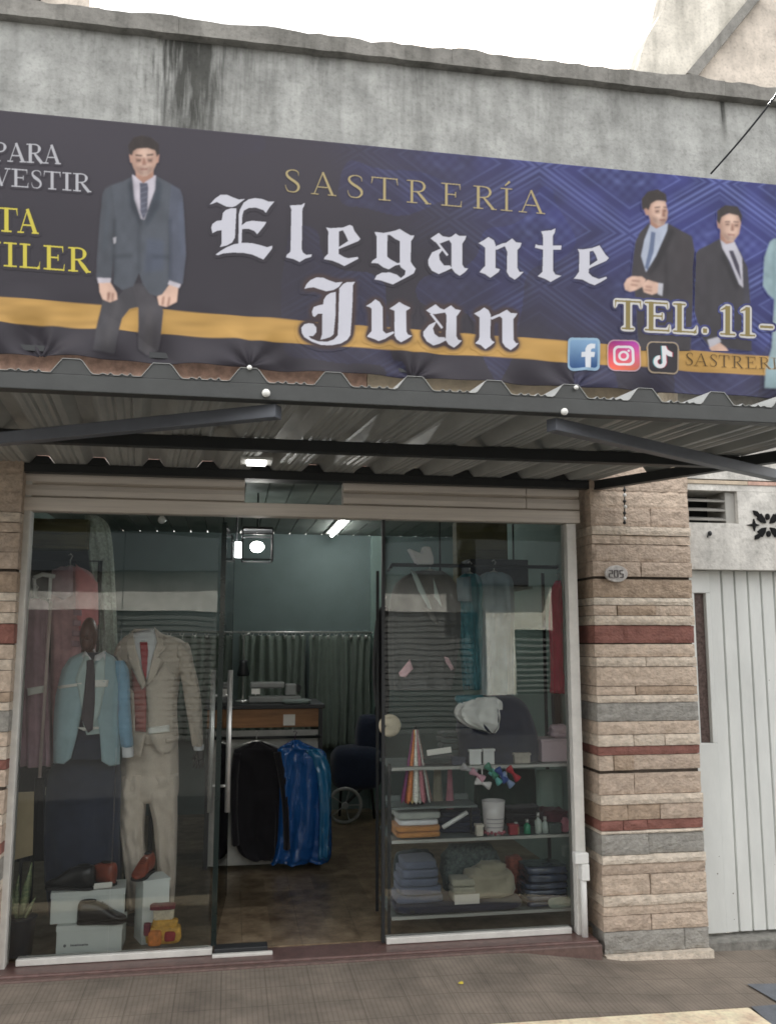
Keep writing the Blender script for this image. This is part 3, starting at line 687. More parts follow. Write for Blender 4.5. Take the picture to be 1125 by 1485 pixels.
for (px, py, r) in ((386, 570, .0135), (818, 597, .0125), (362, 533, .008), (835, 562, .008)):
    c = P(px, py, YFR - .01); MB().ball(c, r, 12).build('bolt_cap', M_bolt, cn_, smooth=True)
MB().box(bx(YFR) - .35, bx(YFR) - .34, YFR - .004, YFR, zfb, zft).build('scratch_plate', M_steel, cn_)
# battens that show light strips above the rear beam
lp = P(372, 657, -.42)
lm = thing('strip_light', 'short lit strip light under the rear of the canopy', 'lamp', lp)
MB().box(lp.x - .075, lp.x + .075, lp.y - .07, lp.y + .07, zslope(lp.y) - .012, zslope(lp.y) - .001).build('housing', M_white, lm)
MB().box(lp.x - .045, lp.x + .045, lp.y - .05, lp.y + .05, zslope(lp.y) - .022, zslope(lp.y) - .0125).build('diffuser', mat('lit_tube', (255, 255, 250), emit=2.2), lm)

# ------------------------------------------------------------------ house fronts across the street (seen in the glass)
YO = -11.0
def R(px, py, Y=YO):
    """a point of the far side of the street that is seen mirrored in the shop glass at this pixel"""
    q = P(px, py, -Y); return q.x, q.z
M_op = concrete('opposite_grey_render', (212, 210, 202), streak=.3)
M_oc = concrete('opposite_cream_render', (250, 242, 216), streak=.25)
M_os = mat('opposite_shutter', (92, 93, 90), rough=.6, var=.1)
op = thing('grey_shop_front', 'grey shop front across the street with closed ribbed shutters, mirrored in the glass', 'building', (0, YO, 0))
x1_, _z = R(694, 930)
xs0 = -9; zsh = R(400, 886)[1]; ztp = 3.9; zdk = R(400, 832)[1]
MB().box(xs0, x1_, YO - 4, YO, zsh, ztp).build('wall', M_op, op)
MB().box(xs0, R(168, 900)[0], YO - 4, YO, -.13, zsh - .001).build('dark_wall', mat('opposite_dark_render', (84, 80, 76), rough=.9), op)
sb = MB(); z = -.13
while z < zsh - .005:
    sb.box(R(168, 900)[0] + .01, x1_, YO - .12, YO - .06, z, min(z + .075, zsh - .002)); sb.box(R(168, 900)[0] + .01, x1_, YO - .16, YO - .13, z + .075, z + .1) ; z += .1
sb.build('roller_shutter', M_os, op)
MB().box(R(168, 900)[0] + .01, x1_, YO - .3, YO - .17, -.13, zsh).build('shutter_back', M_dark, op)
oh = thing('cream_house', 'cream house across the street with a dark louvred window, mirrored in the glass', 'house', (x1_ + 2, YO + .3, 0))
wx0_, wzt = R(737, 914); YH = YO + .4
hx0 = x1_ + .02; hx1 = R(791, 930)[0]; ze = R(745, 852)[1]
zpl = R(745, 1006)[1]
MB().box(hx0, wx0_, YO - 4, YH, zpl, ze).box(wx0_ + .001, hx1, YO - 4, YH, wzt, ze).build('wall', M_oc, oh)
MB().box(hx0, hx1, YO - 4, YH + .02, -.13, zpl - .002).build('plinth', mat('dark_plinth', (62, 60, 60), rough=.8), oh)
lv = MB(); z = zpl + .05
while z < wzt - .04:
    lv.beam((wx0_ + .01, YH - .15, z), (hx1 - .02, YH - .15, z), .05, .03, up=(0, 1, .8)); z += .1
lv.build('louvre', M_os, oh)
MB().box(wx0_ + .01, hx1 - .01, YH - .5, YH - .4, zpl, wzt - .001).build('window_back', M_dark, oh)
M_eave = mat('dark_eave_board', (52, 58, 62), rough=.7)
MB().box(hx0 - .3, hx1, YO - 4, YH + .5, ze + .002, ze + 1.1).build('roof', M_eave, oh)
MB().box(xs0, hx0 - .31, YO + .005, YO + .35, zdk, zdk + 1.0).build('signboard', M_eave, op)
dh = thing('dark_house', 'dark brown house front across the street, mirrored at the right edge of the glass', 'house', (hx1 + 2, YO, 0))
MB().box(hx1 + .02, 14, YO - 4, YO + .2, -.13, 4.0).build('wall', mat('dark_brown_render', (74, 66, 60), rough=.9), dh)
# ------------------------------------------------------------------ printed banner
YS = -.16
def ytop(x): return 160 + .096 * x
def ybot(x): return 513 + .0585 * x
def bulge(px, py):
    v = (py - ytop(px)) / (ybot(px) - ytop(px)); t = np.clip((v - .70) / .30, 0, 1) ** 1.3
    c = (.018 + .016 * np.clip(1 - px / 420, 0, 1)) * t * (np.sin(px * .030 + py * .045) + .55 * np.abs(np.sin(px * .021 - py * .03 + 1)) + .5 * np.sin(px * .075 - py * .05 + .7))
    k = 0
    for (bx_, by_, L_) in ((362, 533, 70), (835, 562, 70), (60, 520, 60), (600, 548, 55)):      # tension creases at the fixings
        d = np.hypot(px - bx_, py - by_); a = np.arctan2(by_ - py, px - bx_)
        k = k + .011 * np.exp(-(d / L_) ** 2) * np.sin(a * 7)
    return c + k + .006 * np.sin(px * .006 + 1.3) * np.sin(np.pi * np.clip(v, 0, 1))
def sgn_pts(px, py, off):
    """world points of banner pixels (arrays), pushed off the sheet by off"""
    Y = YS - bulge(px, py) - off
    a = (px - CX) / F; b = (CY - py) / F
    dx = RGT.x * a + UPV.x * b + FWD.x; dy = RGT.y * a + UPV.y * b + FWD.y; dz = RGT.z * a + UPV.z * b + FWD.z
    t = (YS - off - CAM.y) / dy
    return np.stack([CAM.x + dx * t, Y, CAM.z + dz * t], -1)
def smooth(a, b, x): t = np.clip((x - a) / (b - a), 0, 1); return t * t * (3 - 2 * t)
def L3(c): return np.array(lin(c))
def vnoise(x, y, s):
    """cheap value noise on arrays"""
    x = x / s; y = y / s; xi = np.floor(x).astype(int); yi = np.floor(y).astype(int); fx = x - xi; fy = y - yi
    h = lambda a, b: np.modf(np.abs(np.sin(a * 127.1 + b * 311.7) * 43758.5453))[0]
    fx = fx * fx * (3 - 2 * fx); fy = fy * fy * (3 - 2 * fy)
    return (h(xi, yi) * (1 - fx) + h(xi + 1, yi) * fx) * (1 - fy) + (h(xi, yi + 1) * (1 - fx) + h(xi + 1, yi + 1) * fx) * fy
def pip(poly, X, Y):
    p = np.asarray(poly, float); r = np.zeros(X.shape, bool); n = len(p); j = n - 1
    for i in range(n):
        xi, yi = p[i]; xj, yj = p[j]
        if yi != yj: r ^= ((yi > Y) != (yj > Y)) & (X < (xj - xi) * (Y - yi) / (yj - yi) + xi)
        j = i
    return r
def blur(a, k):
    k = int(k)
    for ax in (0, 1):
        for _ in range(2):
            c = np.cumsum(np.concatenate([np.repeat(a.take([0], ax), k + 1, ax), a, np.repeat(a.take([-1], ax), k, ax)], ax), ax)
            n = a.shape[ax]; c1 = np.take(c, np.arange(2 * k + 1, 2 * k + 1 + n), ax); c0 = np.take(c, np.arange(0, n), ax)
            a = (c1 - c0) / (2 * k + 1)
    return a
def ground_col(x, y):
    """colour printed on the sheet behind the lettering: dark plum turning to a blue diamond brocade"""
    v = (y - ytop(x)) / (ybot(x) - ytop(x))
    base = L3((70, 66, 74)) * (1 + .10 * (vnoise(x, y, 90) - .5))[..., None]
    m = smooth(430, 1010, x - (y - 230) * .9) * (1 - .75 * smooth(.62, .95, v))
    m = np.clip(m + .18 * smooth(300, 600, x) * (vnoise(x + 50, y, 70) > .62), 0, 1)
    U = (x * .66 + (y - .09 * x)) / 172; Vv = (x * .66 - (y - .09 * x)) / 172
    fu = np.abs(U - np.floor(U) - .5) * 2; fv = np.abs(Vv - np.floor(Vv) - .5) * 2
    d = np.maximum(fu, fv)
    ln = np.exp(-((d - .95) / .03) ** 2) + .7 * np.exp(-((d - .84) / .022) ** 2) + .35 * smooth(.70, .76, d) * smooth(.82, .76, d) + .6 * np.exp(-((d - .56) / .02) ** 2) + .5 * np.exp(-((np.hypot(fu - .0, fv - .0) - .25) / .05) ** 2) * (.5 + .5 * np.cos(4 * np.arctan2(fv, fu + 1e-6)))
    cell = (.4 + .9 * vnoise(x, y, 40)) * smooth(.66, .35, d) * (.5 + .5 * np.sin(x * .35) * np.sin(y * .35))
    blue = L3((66, 70, 134))[None, None, :] * (1 + .5 * (vnoise(x, y, 26) - .5))[..., None]
    blue = blue + (L3((140, 154, 218)) - L3((66, 70, 134))) * (np.clip(ln, 0, 1) * .55 + .25 * cell)[..., None]
    c = base * (1 - m[..., None]) + blue * m[..., None]
    c = c * (1 + .35 * smooth(.55, 0, v) * (1 - m))[..., None]                       # paler towards the top
    g0 = 431 + .0775 * x; g1 = 468 + .0700 * x
    band = smooth(-.8, .8, y - g0) * smooth(.8, -.8, y - g1)
    gold = L3((208, 168, 100)) * (1 + .25 * (vnoise(x * .3, y * 2, 14) - .5))[..., None]
    return c * (1 - band[..., None]) + gold * band[..., None]

class Layer:
    def __init__(s, x0, y0, x1, y1, st=.8):
        s.x = np.arange(x0, x1 + st, st); s.y = np.arange(y0, y1 + st, st); s.st = st
        s.X, s.Y = np.meshgrid(s.x, s.y); s.c = ground_col(s.X, s.Y); s.a = np.zeros(s.X.shape)
    def mask(s, polys, bl=0):
        m = np.zeros(s.X.shape)
        if isinstance(polys[0][0], (int, float)): polys = [polys]
        o = s.st / 4
        for dx, dy in ((-o, -o), (o, -o), (-o, o), (o, o)):
            k = np.zeros(s.X.shape, bool)
            for p in polys:
                p = np.asarray(p, float); c0, r0 = np.searchsorted(s.x, p[:, 0].min() - 2), np.searchsorted(s.y, p[:, 1].min() - 2)
                c1, r1 = np.searchsorted(s.x, p[:, 0].max() + 2), np.searchsorted(s.y, p[:, 1].max() + 2)
                sl = (slice(r0, r1), slice(c0, c1)); k[sl] |= pip(p, s.X[sl] + dx, s.Y[sl] + dy)
            m += k * .25
        return blur(m, bl) if bl else m
    def put(s, m, col, amt=1.):
        m = (m * amt)[..., None]; s.c = s.c * (1 - m) + (L3(col) if len(np.shape(col)) == 1 else col) * m; s.a = np.maximum(s.a, m[..., 0]); return s
    def shade(s, m, col, amt): m = (m * amt * (s.a > .3))[..., None]; s.c = s.c * (1 - m) + L3(col) * m
    def soften(s):
        for i in range(3): s.c[..., i] = blur(s.c[..., i], 1)
        s.a = blur(s.a, 1)
        s.c = s.c * (1 + .22 * (vnoise(s.X, s.Y * .6, 9) - .5))[..., None]
    def grain(s, amt=.06):
        if amt == .04: s.soften()
        rn = np.random.RandomState(5); g = blur(rn.rand(*s.a.shape), 1) - .5; s.c = s.c * (1 + amt * 3 * g)[..., None]
    def build(s, name, mt, parent, off, label=None):
        on = s.a > .02; q = on[:-1, :-1] | on[1:, :-1] | on[:-1, 1:] | on[1:, 1:]
        pts = sgn_pts(s.X, s.Y, off); h, w = s.X.shape; id_ = np.arange(h * w).reshape(h, w)
        f = np.stack([id_[:-1, :-1][q], id_[:-1, 1:][q], id_[1:, 1:][q], id_[1:, :-1][q]], -1)
        used, inv = np.unique(f, return_inverse=True); f = inv.reshape(-1, 4)
        return grid_mesh(name, pts.reshape(-1, 3)[used], f, s.c.reshape(-1, 3)[used], mt, parent, label)
def grid_mesh(name, v, f, c, mt, parent, label=None):
    o0 = np.array(wloc(parent)); me = bpy.data.meshes.new(name); me.vertices.add(len(v)); me.vertices.foreach_set('co', (v - o0).astype(np.float32).ravel())
    me.loops.add(f.size); me.loops.foreach_set('vertex_index', f.astype(np.int32).ravel()[::-1]); me.polygons.add(len(f))
    me.polygons.foreach_set('loop_start', np.arange(0, f.size, 4, dtype=np.int32)); me.polygons.foreach_set('loop_total', np.full(len(f), 4, np.int32))
    me.update(calc_edges=True); me.polygons.foreach_set('use_smooth', [True] * len(f))
    at = me.color_attributes.new('Col', 'FLOAT_COLOR', 'POINT'); at.data.foreach_set('color', np.concatenate([np.clip(c, 0, 1) ** 1.10 * .63 + .004, np.ones((len(c), 1))], 1).astype(np.float32).ravel())
    me.materials.append(mt); o = bpy.data.objects.new(name, me); COL.objects.link(o); o.parent = parent
    if label: o['label'] = label
    return o

M_print = attr_mat('printed_vinyl', rough=.5, spec=.22)
bpos = P(562, 365, YS)
ban = thing('banner', 'long printed shop banner with white blackletter name and men in suits over the canopy', 'banner', bpos)
gx = np.arange(-150, 1302, 1.6); gv = np.linspace(0, 1, 224)
GX, GV = np.meshgrid(gx, gv); GY = ytop(GX) + (ybot(GX) - ytop(GX)) * GV
col = ground_col(GX, GY)
h, w = GX.shape; id_ = np.arange(h * w).reshape(h, w)
f = np.stack([id_[:-1, :-1], id_[:-1, 1:], id_[1:, 1:], id_[1:, :-1]], -1).reshape(-1, 4)
o = grid_mesh('printed_sheet', sgn_pts(GX, GY, 0).reshape(-1, 3), f, col.reshape(-1, 3), M_print, ban)
q = o.modifiers.new('thickness', 'SOLIDIFY'); q.thickness = .0012; q.offset = 0
fm = MB()
for fy, ye in ((lambda x: ytop(x) + 8, 0), (lambda x: ybot(x) - 10, 0)):
    fm.beam(P(-145, fy(-145), YS + .035), P(1297, fy(1297), YS + .035), .03, .03)
for px in (-140, 362, 835, 1290): fm.beam(P(px, ytop(px) + 12, YS + .035), P(px, ybot(px) - 14, YS + .035), .028, .028, up=(0, 1, 0))
for px in (0, 362, 835, 1200):
    for fy in (ytop(px) + 14, ybot(px) - 16): a = P(px, fy, YS + .05); fm.tube([a, (a.x, -.0, a.z)], .011, 8)
fm.build('support_frame', M_black, ban)

def tz(pts, sc, ox, oy): return [(ox + x / sc, oy + y / sc) for x, y in pts]
# ---- blackletter name, traced stroke by stroke
A_ = lambda pts: tz(pts, 5.625, 295, 275)
B_ = lambda pts: tz(pts, 5.1136, 470, 300)
C_ = lambda pts: tz(pts, 5.1136, 670, 310)
D_ = lambda pts: tz(pts, 6.6176, 425, 395)
E_ = lambda pts: tz(pts, 6.25, 590, 420)
solid = [A_(p) for p in (
    [(52, 120), (100, 70), (140, 42), (195, 42), (240, 62), (290, 80), (340, 75), (300, 105), (265, 132), (235, 142), (190, 138), (150, 120), (110, 100), (75, 115)],
    [(155, 225), (160, 190), (185, 165), (225, 152), (270, 152), (262, 300), (258, 390), (235, 430), (190, 455), (135, 468), (150, 440), (150, 330), (115, 335), (85, 350), (75, 355), (65, 310), (75, 280), (110, 255), (150, 250)],
    [(287, 440), (290, 200), (300, 160), (330, 105), (370, 78), (420, 68), (480, 75), (530, 95), (580, 95), (545, 135), (510, 188), (490, 165), (430, 145), (370, 148), (330, 170), (318, 210), (314, 290), (350, 262), (400, 252), (460, 258), (515, 262), (495, 295), (440, 362), (415, 335), (370, 318), (316, 320), (312, 440)],
    [(100, 530), (140, 500), (190, 470), (250, 445), (290, 438), (330, 432), (400, 436), (460, 450), (520, 468), (562, 455), (560, 480), (525, 525), (490, 568), (460, 555), (400, 528), (330, 515), (240, 512), (160, 520), (120, 535)],
    [(705, 128), (730, 125), (800, 122), (828, 105), (822, 130), (808, 155), (802, 480), (812, 510), (840, 530), (885, 525), (880, 545), (830, 560), (785, 588), (740, 565), (675, 550), (680, 530), (710, 505), (712, 480), (718, 160)])]
E1 = [(15, 150), (50, 155), (140, 150), (190, 130), (212, 140), (225, 175), (270, 235), (255, 250), (120, 305), (108, 310), (108, 345), (150, 370), (180, 378), (235, 370), (250, 368), (255, 380), (200, 410), (150, 435), (110, 415), (60, 395), (0, 385), (5, 370), (30, 345), (32, 180)]
E1h = [(110, 180), (140, 170), (160, 205), (180, 250), (110, 295)]
G1 = [(375, 185), (400, 185), (440, 190), (490, 182), (530, 172), (560, 160), (600, 185), (640, 208), (670, 208), (660, 230), (645, 250), (642, 400), (655, 425), (680, 455), (665, 490), (600, 525), (510, 572), (460, 555), (420, 542), (375, 535), (390, 505), (430, 485), (490, 483), (540, 500), (570, 525), (600, 500), (605, 470), (570, 445), (562, 425), (530, 430), (480, 460), (440, 445), (400, 415), (350, 412), (360, 395), (390, 375), (390, 215)]
G1h = [(470, 205), (490, 205), (530, 235), (562, 250), (562, 410), (545, 415), (490, 385), (468, 365)]
AL = ([(790, 230), (850, 190), (880, 215), (920, 222), (945, 225), (930, 242), (860, 268), (820, 255)], [(822, 250), (838, 246), (922, 352), (910, 362)], [(868, 305), (800, 335), (772, 390), (775, 430), (800, 470), (850, 495), (910, 470), (948, 450), (932, 432), (890, 432), (858, 390), (852, 350), (880, 315)],
      [(915, 225), (945, 218), (975, 195), (1000, 212), (1055, 212), (1045, 240), (1025, 270), (1025, 425), (1040, 450), (1068, 455), (1040, 485), (1005, 508), (970, 485), (945, 450), (945, 270)])
solid += [B_(E1), B_(G1)] + [B_(p) for p in AL]
holes = [B_(E1h), B_(G1h)]
solid += [C_(p) for p in (
    [(122, 215), (160, 195), (195, 170), (235, 195), (248, 230), (248, 400), (280, 410), (270, 430), (210, 472), (170, 445), (130, 430), (150, 405), (172, 385), (172, 250), (150, 232)],
    [(246, 240), (300, 218), (330, 213), (330, 232), (260, 264), (246, 264)], [(310, 225), (370, 182), (400, 210), (440, 215), (430, 245), (410, 265), (410, 400), (425, 430), (455, 430), (420, 465), (390, 487), (350, 462), (332, 430), (335, 280), (320, 245)],
    [(585, 130), (620, 125), (660, 122), (690, 108), (685, 140), (672, 160), (670, 235), (735, 235), (732, 265), (672, 265), (672, 420), (690, 450), (735, 460), (690, 485), (655, 505), (615, 482), (560, 462), (595, 430), (600, 265), (540, 250), (545, 225), (560, 232), (600, 235), (598, 160)],
    [(855, 262), (890, 265), (960, 255), (1015, 235), (1035, 265), (1060, 305), (1085, 330), (1065, 350), (950, 400), (938, 408), (935, 440), (960, 465), (1010, 485), (1065, 468), (1070, 480), (1020, 510), (980, 530), (940, 515), (890, 488), (825, 480), (840, 465), (865, 430), (868, 290)])]
holes += [C_([(942, 280), (970, 275), (990, 310), (1002, 345), (942, 385)])]
juan = [D_(p) for p in (
    [(110, 155), (130, 110), (170, 70), (225, 45), (290, 48), (350, 75), (410, 95), (475, 88), (440, 135), (390, 165), (320, 178), (260, 160), (200, 140), (150, 145)],
    [(410, 185), (408, 400), (390, 590), (360, 615), (310, 630), (265, 640), (280, 590), (282, 395), (240, 395), (210, 425), (190, 415), (182, 375), (200, 330), (250, 312), (290, 305), (295, 260), (320, 220), (360, 195)],
    [(445, 150), (480, 110), (520, 90), (595, 88), (575, 120), (570, 300), (560, 480), (550, 600), (520, 645), (460, 680), (370, 695), (270, 690), (180, 660), (110, 620), (85, 580), (80, 530), (110, 495), (150, 485), (195, 490), (225, 525), (225, 570), (195, 605), (150, 605), (170, 630), (240, 655), (330, 660), (390, 640), (430, 600), (435, 500), (440, 300)],
    [(700, 320), (750, 290), (790, 255), (830, 280), (860, 330), (860, 560), (890, 590), (960, 570), (970, 585), (880, 640), (820, 660), (780, 640), (710, 615), (720, 600), (755, 560), (755, 345), (735, 330)],
    [(925, 345), (980, 310), (1020, 280), (1060, 305), (1125, 335), (1120, 345), (1085, 365), (1085, 570), (1100, 600), (1140, 610), (1080, 650), (1030, 678), (990, 650), (970, 610), (975, 365)])]
juan += [E_(p) for p in (
    [(175, 185), (260, 130), (300, 165), (350, 185), (345, 205), (250, 220), (210, 210)], [(208, 218), (228, 210), (328, 342), (312, 354)],
    [(270, 285), (200, 320), (150, 380), (150, 420), (180, 470), (240, 505), (300, 485), (356, 455), (344, 430), (290, 430), (250, 400), (235, 350), (260, 305)],
    [(335, 180), (400, 140), (440, 175), (490, 185), (470, 215), (450, 240), (450, 420), (465, 450), (500, 460), (470, 490), (430, 520), (380, 490), (352, 450), (360, 230)],
    [(610, 215), (660, 190), (700, 160), (740, 185), (760, 230), (755, 430), (770, 460), (795, 475), (760, 505), (710, 540), (670, 500), (620, 485), (650, 455), (660, 420), (660, 250)], [(752, 252), (830, 220), (850, 235), (770, 270)],
    [(825, 225), (905, 180), (940, 210), (1000, 215), (985, 240), (965, 265), (965, 460), (985, 490), (1005, 490), (980, 520), (935, 552), (890, 520), (865, 480), (865, 260)])]
def title(polys, holes, box, name, halo):
    ly = Layer(*box); mk = ly.mask(polys)
    if holes: mk = mk * (1 - ly.mask(holes))
    if halo: ly.put(np.clip(blur(mk, 6) * 5.5, 0, 1), (84, 70, 72))
    else: ly.put(np.clip(blur(mk, 3) * 2.2, 0, 1), (66, 62, 68), .55)
    ly.put(mk, (222, 222, 232)); ly.grain(.02); return ly.build(name, M_print, ban, .0025)
title(solid, holes, (298, 276, 892, 418), 'lettering', False)
title(juan, None, (425, 395, 768, 522), 'lettering', True)

# ---- roman capitals drawn as strokes of changing width
TH, HW = .15, .05
def glyphs(th=.15, hw=.05, sf=.05):
    g = {}
    def st(x, y0=0., y1=1., w=th): return [(x, y0, w), (x, y1, w)]
    def sh(x0, x1, y, w=hw): return [(x0, y, w), (x1, y, w)]
    s2 = sf / 2
    g['I'] = (.34, [st(.17), sh(.02, .32, s2, sf), sh(.02, .32, 1 - s2, sf)])
    g['Í'] = (.34, g['I'][1] + [[(.13, 1.1, .05), (.25, 1.3, .12)]])
    g['L'] = (.62, [st(.18), sh(.03, .33, 1 - s2, sf), sh(.03, .6, s2, hw), [(.57, 0, .05), (.6, .3, .02)], [(.52, 0, .12), (.59, .14, .04)]])
    g['E'] = (.64, [st(.18), sh(.03, .58, 1 - s2, hw), sh(.03, .62, s2, hw), sh(.18, .44, .52, hw), [(.44, .40, .05), (.44, .64, .05)], [(.56, 1, .06), (.58, .74, .02)], [(.59, 0, .06), (.62, .28, .02)]])
    g['T'] = (.70, [st(.35), sh(.03, .67, 1 - s2, hw), sh(.2, .5, s2, sf), [(.06, 1, .07), (.03, .7, .02)], [(.64, 1, .07), (.67, .7, .02)]])
    bowl = [(.18, 1 - s2, hw), (.36, .975, hw), (.50, .92, .09), (.56, .76, th * .95), (.50, .58, .09), (.36, .51, hw), (.18, .505, hw)]
    g['P'] = (.62, [st(.18), bowl, sh(.02, .36, s2, sf), sh(.02, .2, 1 - s2, sf)])
    g['R'] = (.76, [st(.18), bowl, sh(.02, .34, s2, sf), sh(.02, .2, 1 - s2, sf), [(.34, .52, .09), (.50, .27, th), (.66, .02, th * .9)], sh(.58, .76, s2, sf)])
    g['A'] = (.78, [[(.10, .02, .05), (.37, 1, .05)], [(.36, 1, th * .8), (.66, .02, th)], sh(.18, .52, .34, hw), sh(.0, .24, s2, sf), sh(.52, .78, s2, sf)])
    g['V'] = (.78, [[(.14, .98, th), (.42, 0, th * .8)], [(.40, 0, .05), (.68, .98, .05)], sh(.0, .28, 1 - s2, sf), sh(.54, .78, 1 - s2, sf)])
    g['N'] = (.80, [[(.17, 0, .05), (.17, 1, .05)], [(.15, 1, th), (.64, 0, th)], [(.64, 0, .05), (.64, 1, .05)], sh(.02, .32, s2, sf), sh(.0, .2, 1 - s2, sf), sh(.5, .78, 1 - s2, sf)])
    g['U'] = (.78, [[(.18, 1, th), (.18, .32, th), (.24, .1, th * .7), (.40, .025, hw), (.56, .1, .06), (.62, .32, .05), (.62, 1, .05)], sh(.03, .33, 1 - s2, sf), sh(.5, .76, 1 - s2, sf)])
    g['S'] = (.58, [[(.49, .74, .02), (.47, .9, .05), (.36, .975, .055), (.22, .965, .06), (.11, .87, .10), (.11, .73, .13), (.21, .60, th), (.36, .48, th), (.47, .35, .14), (.48, .18, .12), (.39, .05, .07), (.27, .022, .055), (.14, .05, .05), (.07, .2, .03), (.06, .3, .02)]])
    g['1'] = (.44, [st(.22), sh(.04, .40, s2, sf), [(.05, .84, .03), (.16, .92, .10), (.22, .95, .10)]])
    g['.'] = (.3, [[(.15, .03, .18), (.15, .19, .18)]])
    g['-'] = (.44, [sh(.03, .41, .36, .11)])
    return g
def glyph_polys(gl, x0, x1, yb, yt, slope):
    """polygons of one glyph fitted to picture columns x0..x1; yb/yt base line and cap line at x0; slope of the line"""
    w, strokes = gl; out = []
    kx = (x1 - x0) / w; ky = yb - yt
    for s in strokes:
        p = catmull(s, 5) if len(s) > 2 else np.array(s, float)
        for a, b in zip(p[:-1], p[1:]):
            ax, ay, bx_, by_ = x0 + a[0] * kx, -a[1] * ky, x0 + b[0] * kx, -b[1] * ky
            d = np.array([bx_ - ax, by_ - ay]); n = np.linalg.norm(d)
            if n < 1e-6: continue
            d /= n; ex = d * (.35 if len(s) > 2 else 0); k = (kx + ky * .62) / 2 if False else ky * .80
            nx, ny = -d[1], d[0]; wa, wb2 = a[2] * k / 2, b[2] * k / 2
            q = [(ax - ex[0] + nx * wa, ay - ex[1] + ny * wa), (bx_ + ex[0] + nx * wb2, by_ + ex[1] + ny * wb2), (bx_ + ex[0] - nx * wb2, by_ + ex[1] - ny * wb2), (ax - ex[0] - nx * wa, ay - ex[1] - ny * wa)]
            out.append([(u, yb + v + slope * (u - x0)) for u, v in q])
    return out
GL = glyphs(); GB = glyphs(.20, .075, .075); GT = glyphs(.14, .055, .05)
def words_(items, yb, yt, xr_, slope, G):
    out = []
    for c, a, b in items: out += glyph_polys(G[c], a, b, yb + slope * (a - xr_), yt + slope * (a - xr_), slope)
    return out
def z4(l): return [(c, 290 + a / 1.875, 290 + b / 1.875) for c, a, b in l]
def z3(l): return [(c, a / 2.8125, b / 2.8125) for c, a, b in l]
def z5(l): return [(c, 800 + a / 3.4615, 800 + b / 3.4615) for c, a, b in l]
w1 = words_(z4([('S', 228, 276), ('A', 302, 371), ('S', 397, 448), ('T', 463, 541), ('R', 560, 628), ('E', 653, 713), ('R', 741, 806), ('Í', 815, 851), ('A', 866, 938)]), 277.5, 244.5, 412, .0875, GT)
ly = Layer(405, 236, 800, 318); ly.put(ly.mask(w1), (196, 180, 136)); ly.grain(.03); ly.build('lettering', M_print, ban, .0025)
w2 = words_(z3([('P', -30, 28), ('A', 32, 108), ('R', 108, 182), ('A', 178, 250)]), 234.5, 206.5, 0, .050, GB) + words_(z3([('V', -30, 45), ('E', 46, 120), ('S', 126, 176), ('T', 178, 252), ('I', 254, 296), ('R', 298, 374)]), 270, 243.5, 0, .072, GB)
ly = Layer(-14, 196, 140, 292, .7); mk = ly.mask(w2); ly.put(np.clip(blur(mk, 2) * 2, 0, 1), (60, 56, 62), .6); ly.put(mk, (200, 200, 206)); ly.grain(.03); ly.build('lettering', M_print, ban, .0025)
w3 = words_(z3([('T', -20, 78), ('A', 74, 160)]), 336.5, 301, 0, .07, GB) + words_(z3([('U', -82, 8), ('I', 14, 74), ('L', 78, 168), ('E', 176, 268), ('R', 278, 372)]), 386.5, 351, 0, .075, GB)
ly = Layer(-34, 292, 140, 404, .7); mk = ly.mask(w3); ly.put(np.clip(blur(mk, 3) * 2, 0, 1), (60, 56, 50), .7); ly.put(mk, (226, 212, 92)); ly.grain(.03); ly.build('lettering', M_print, ban, .0025)

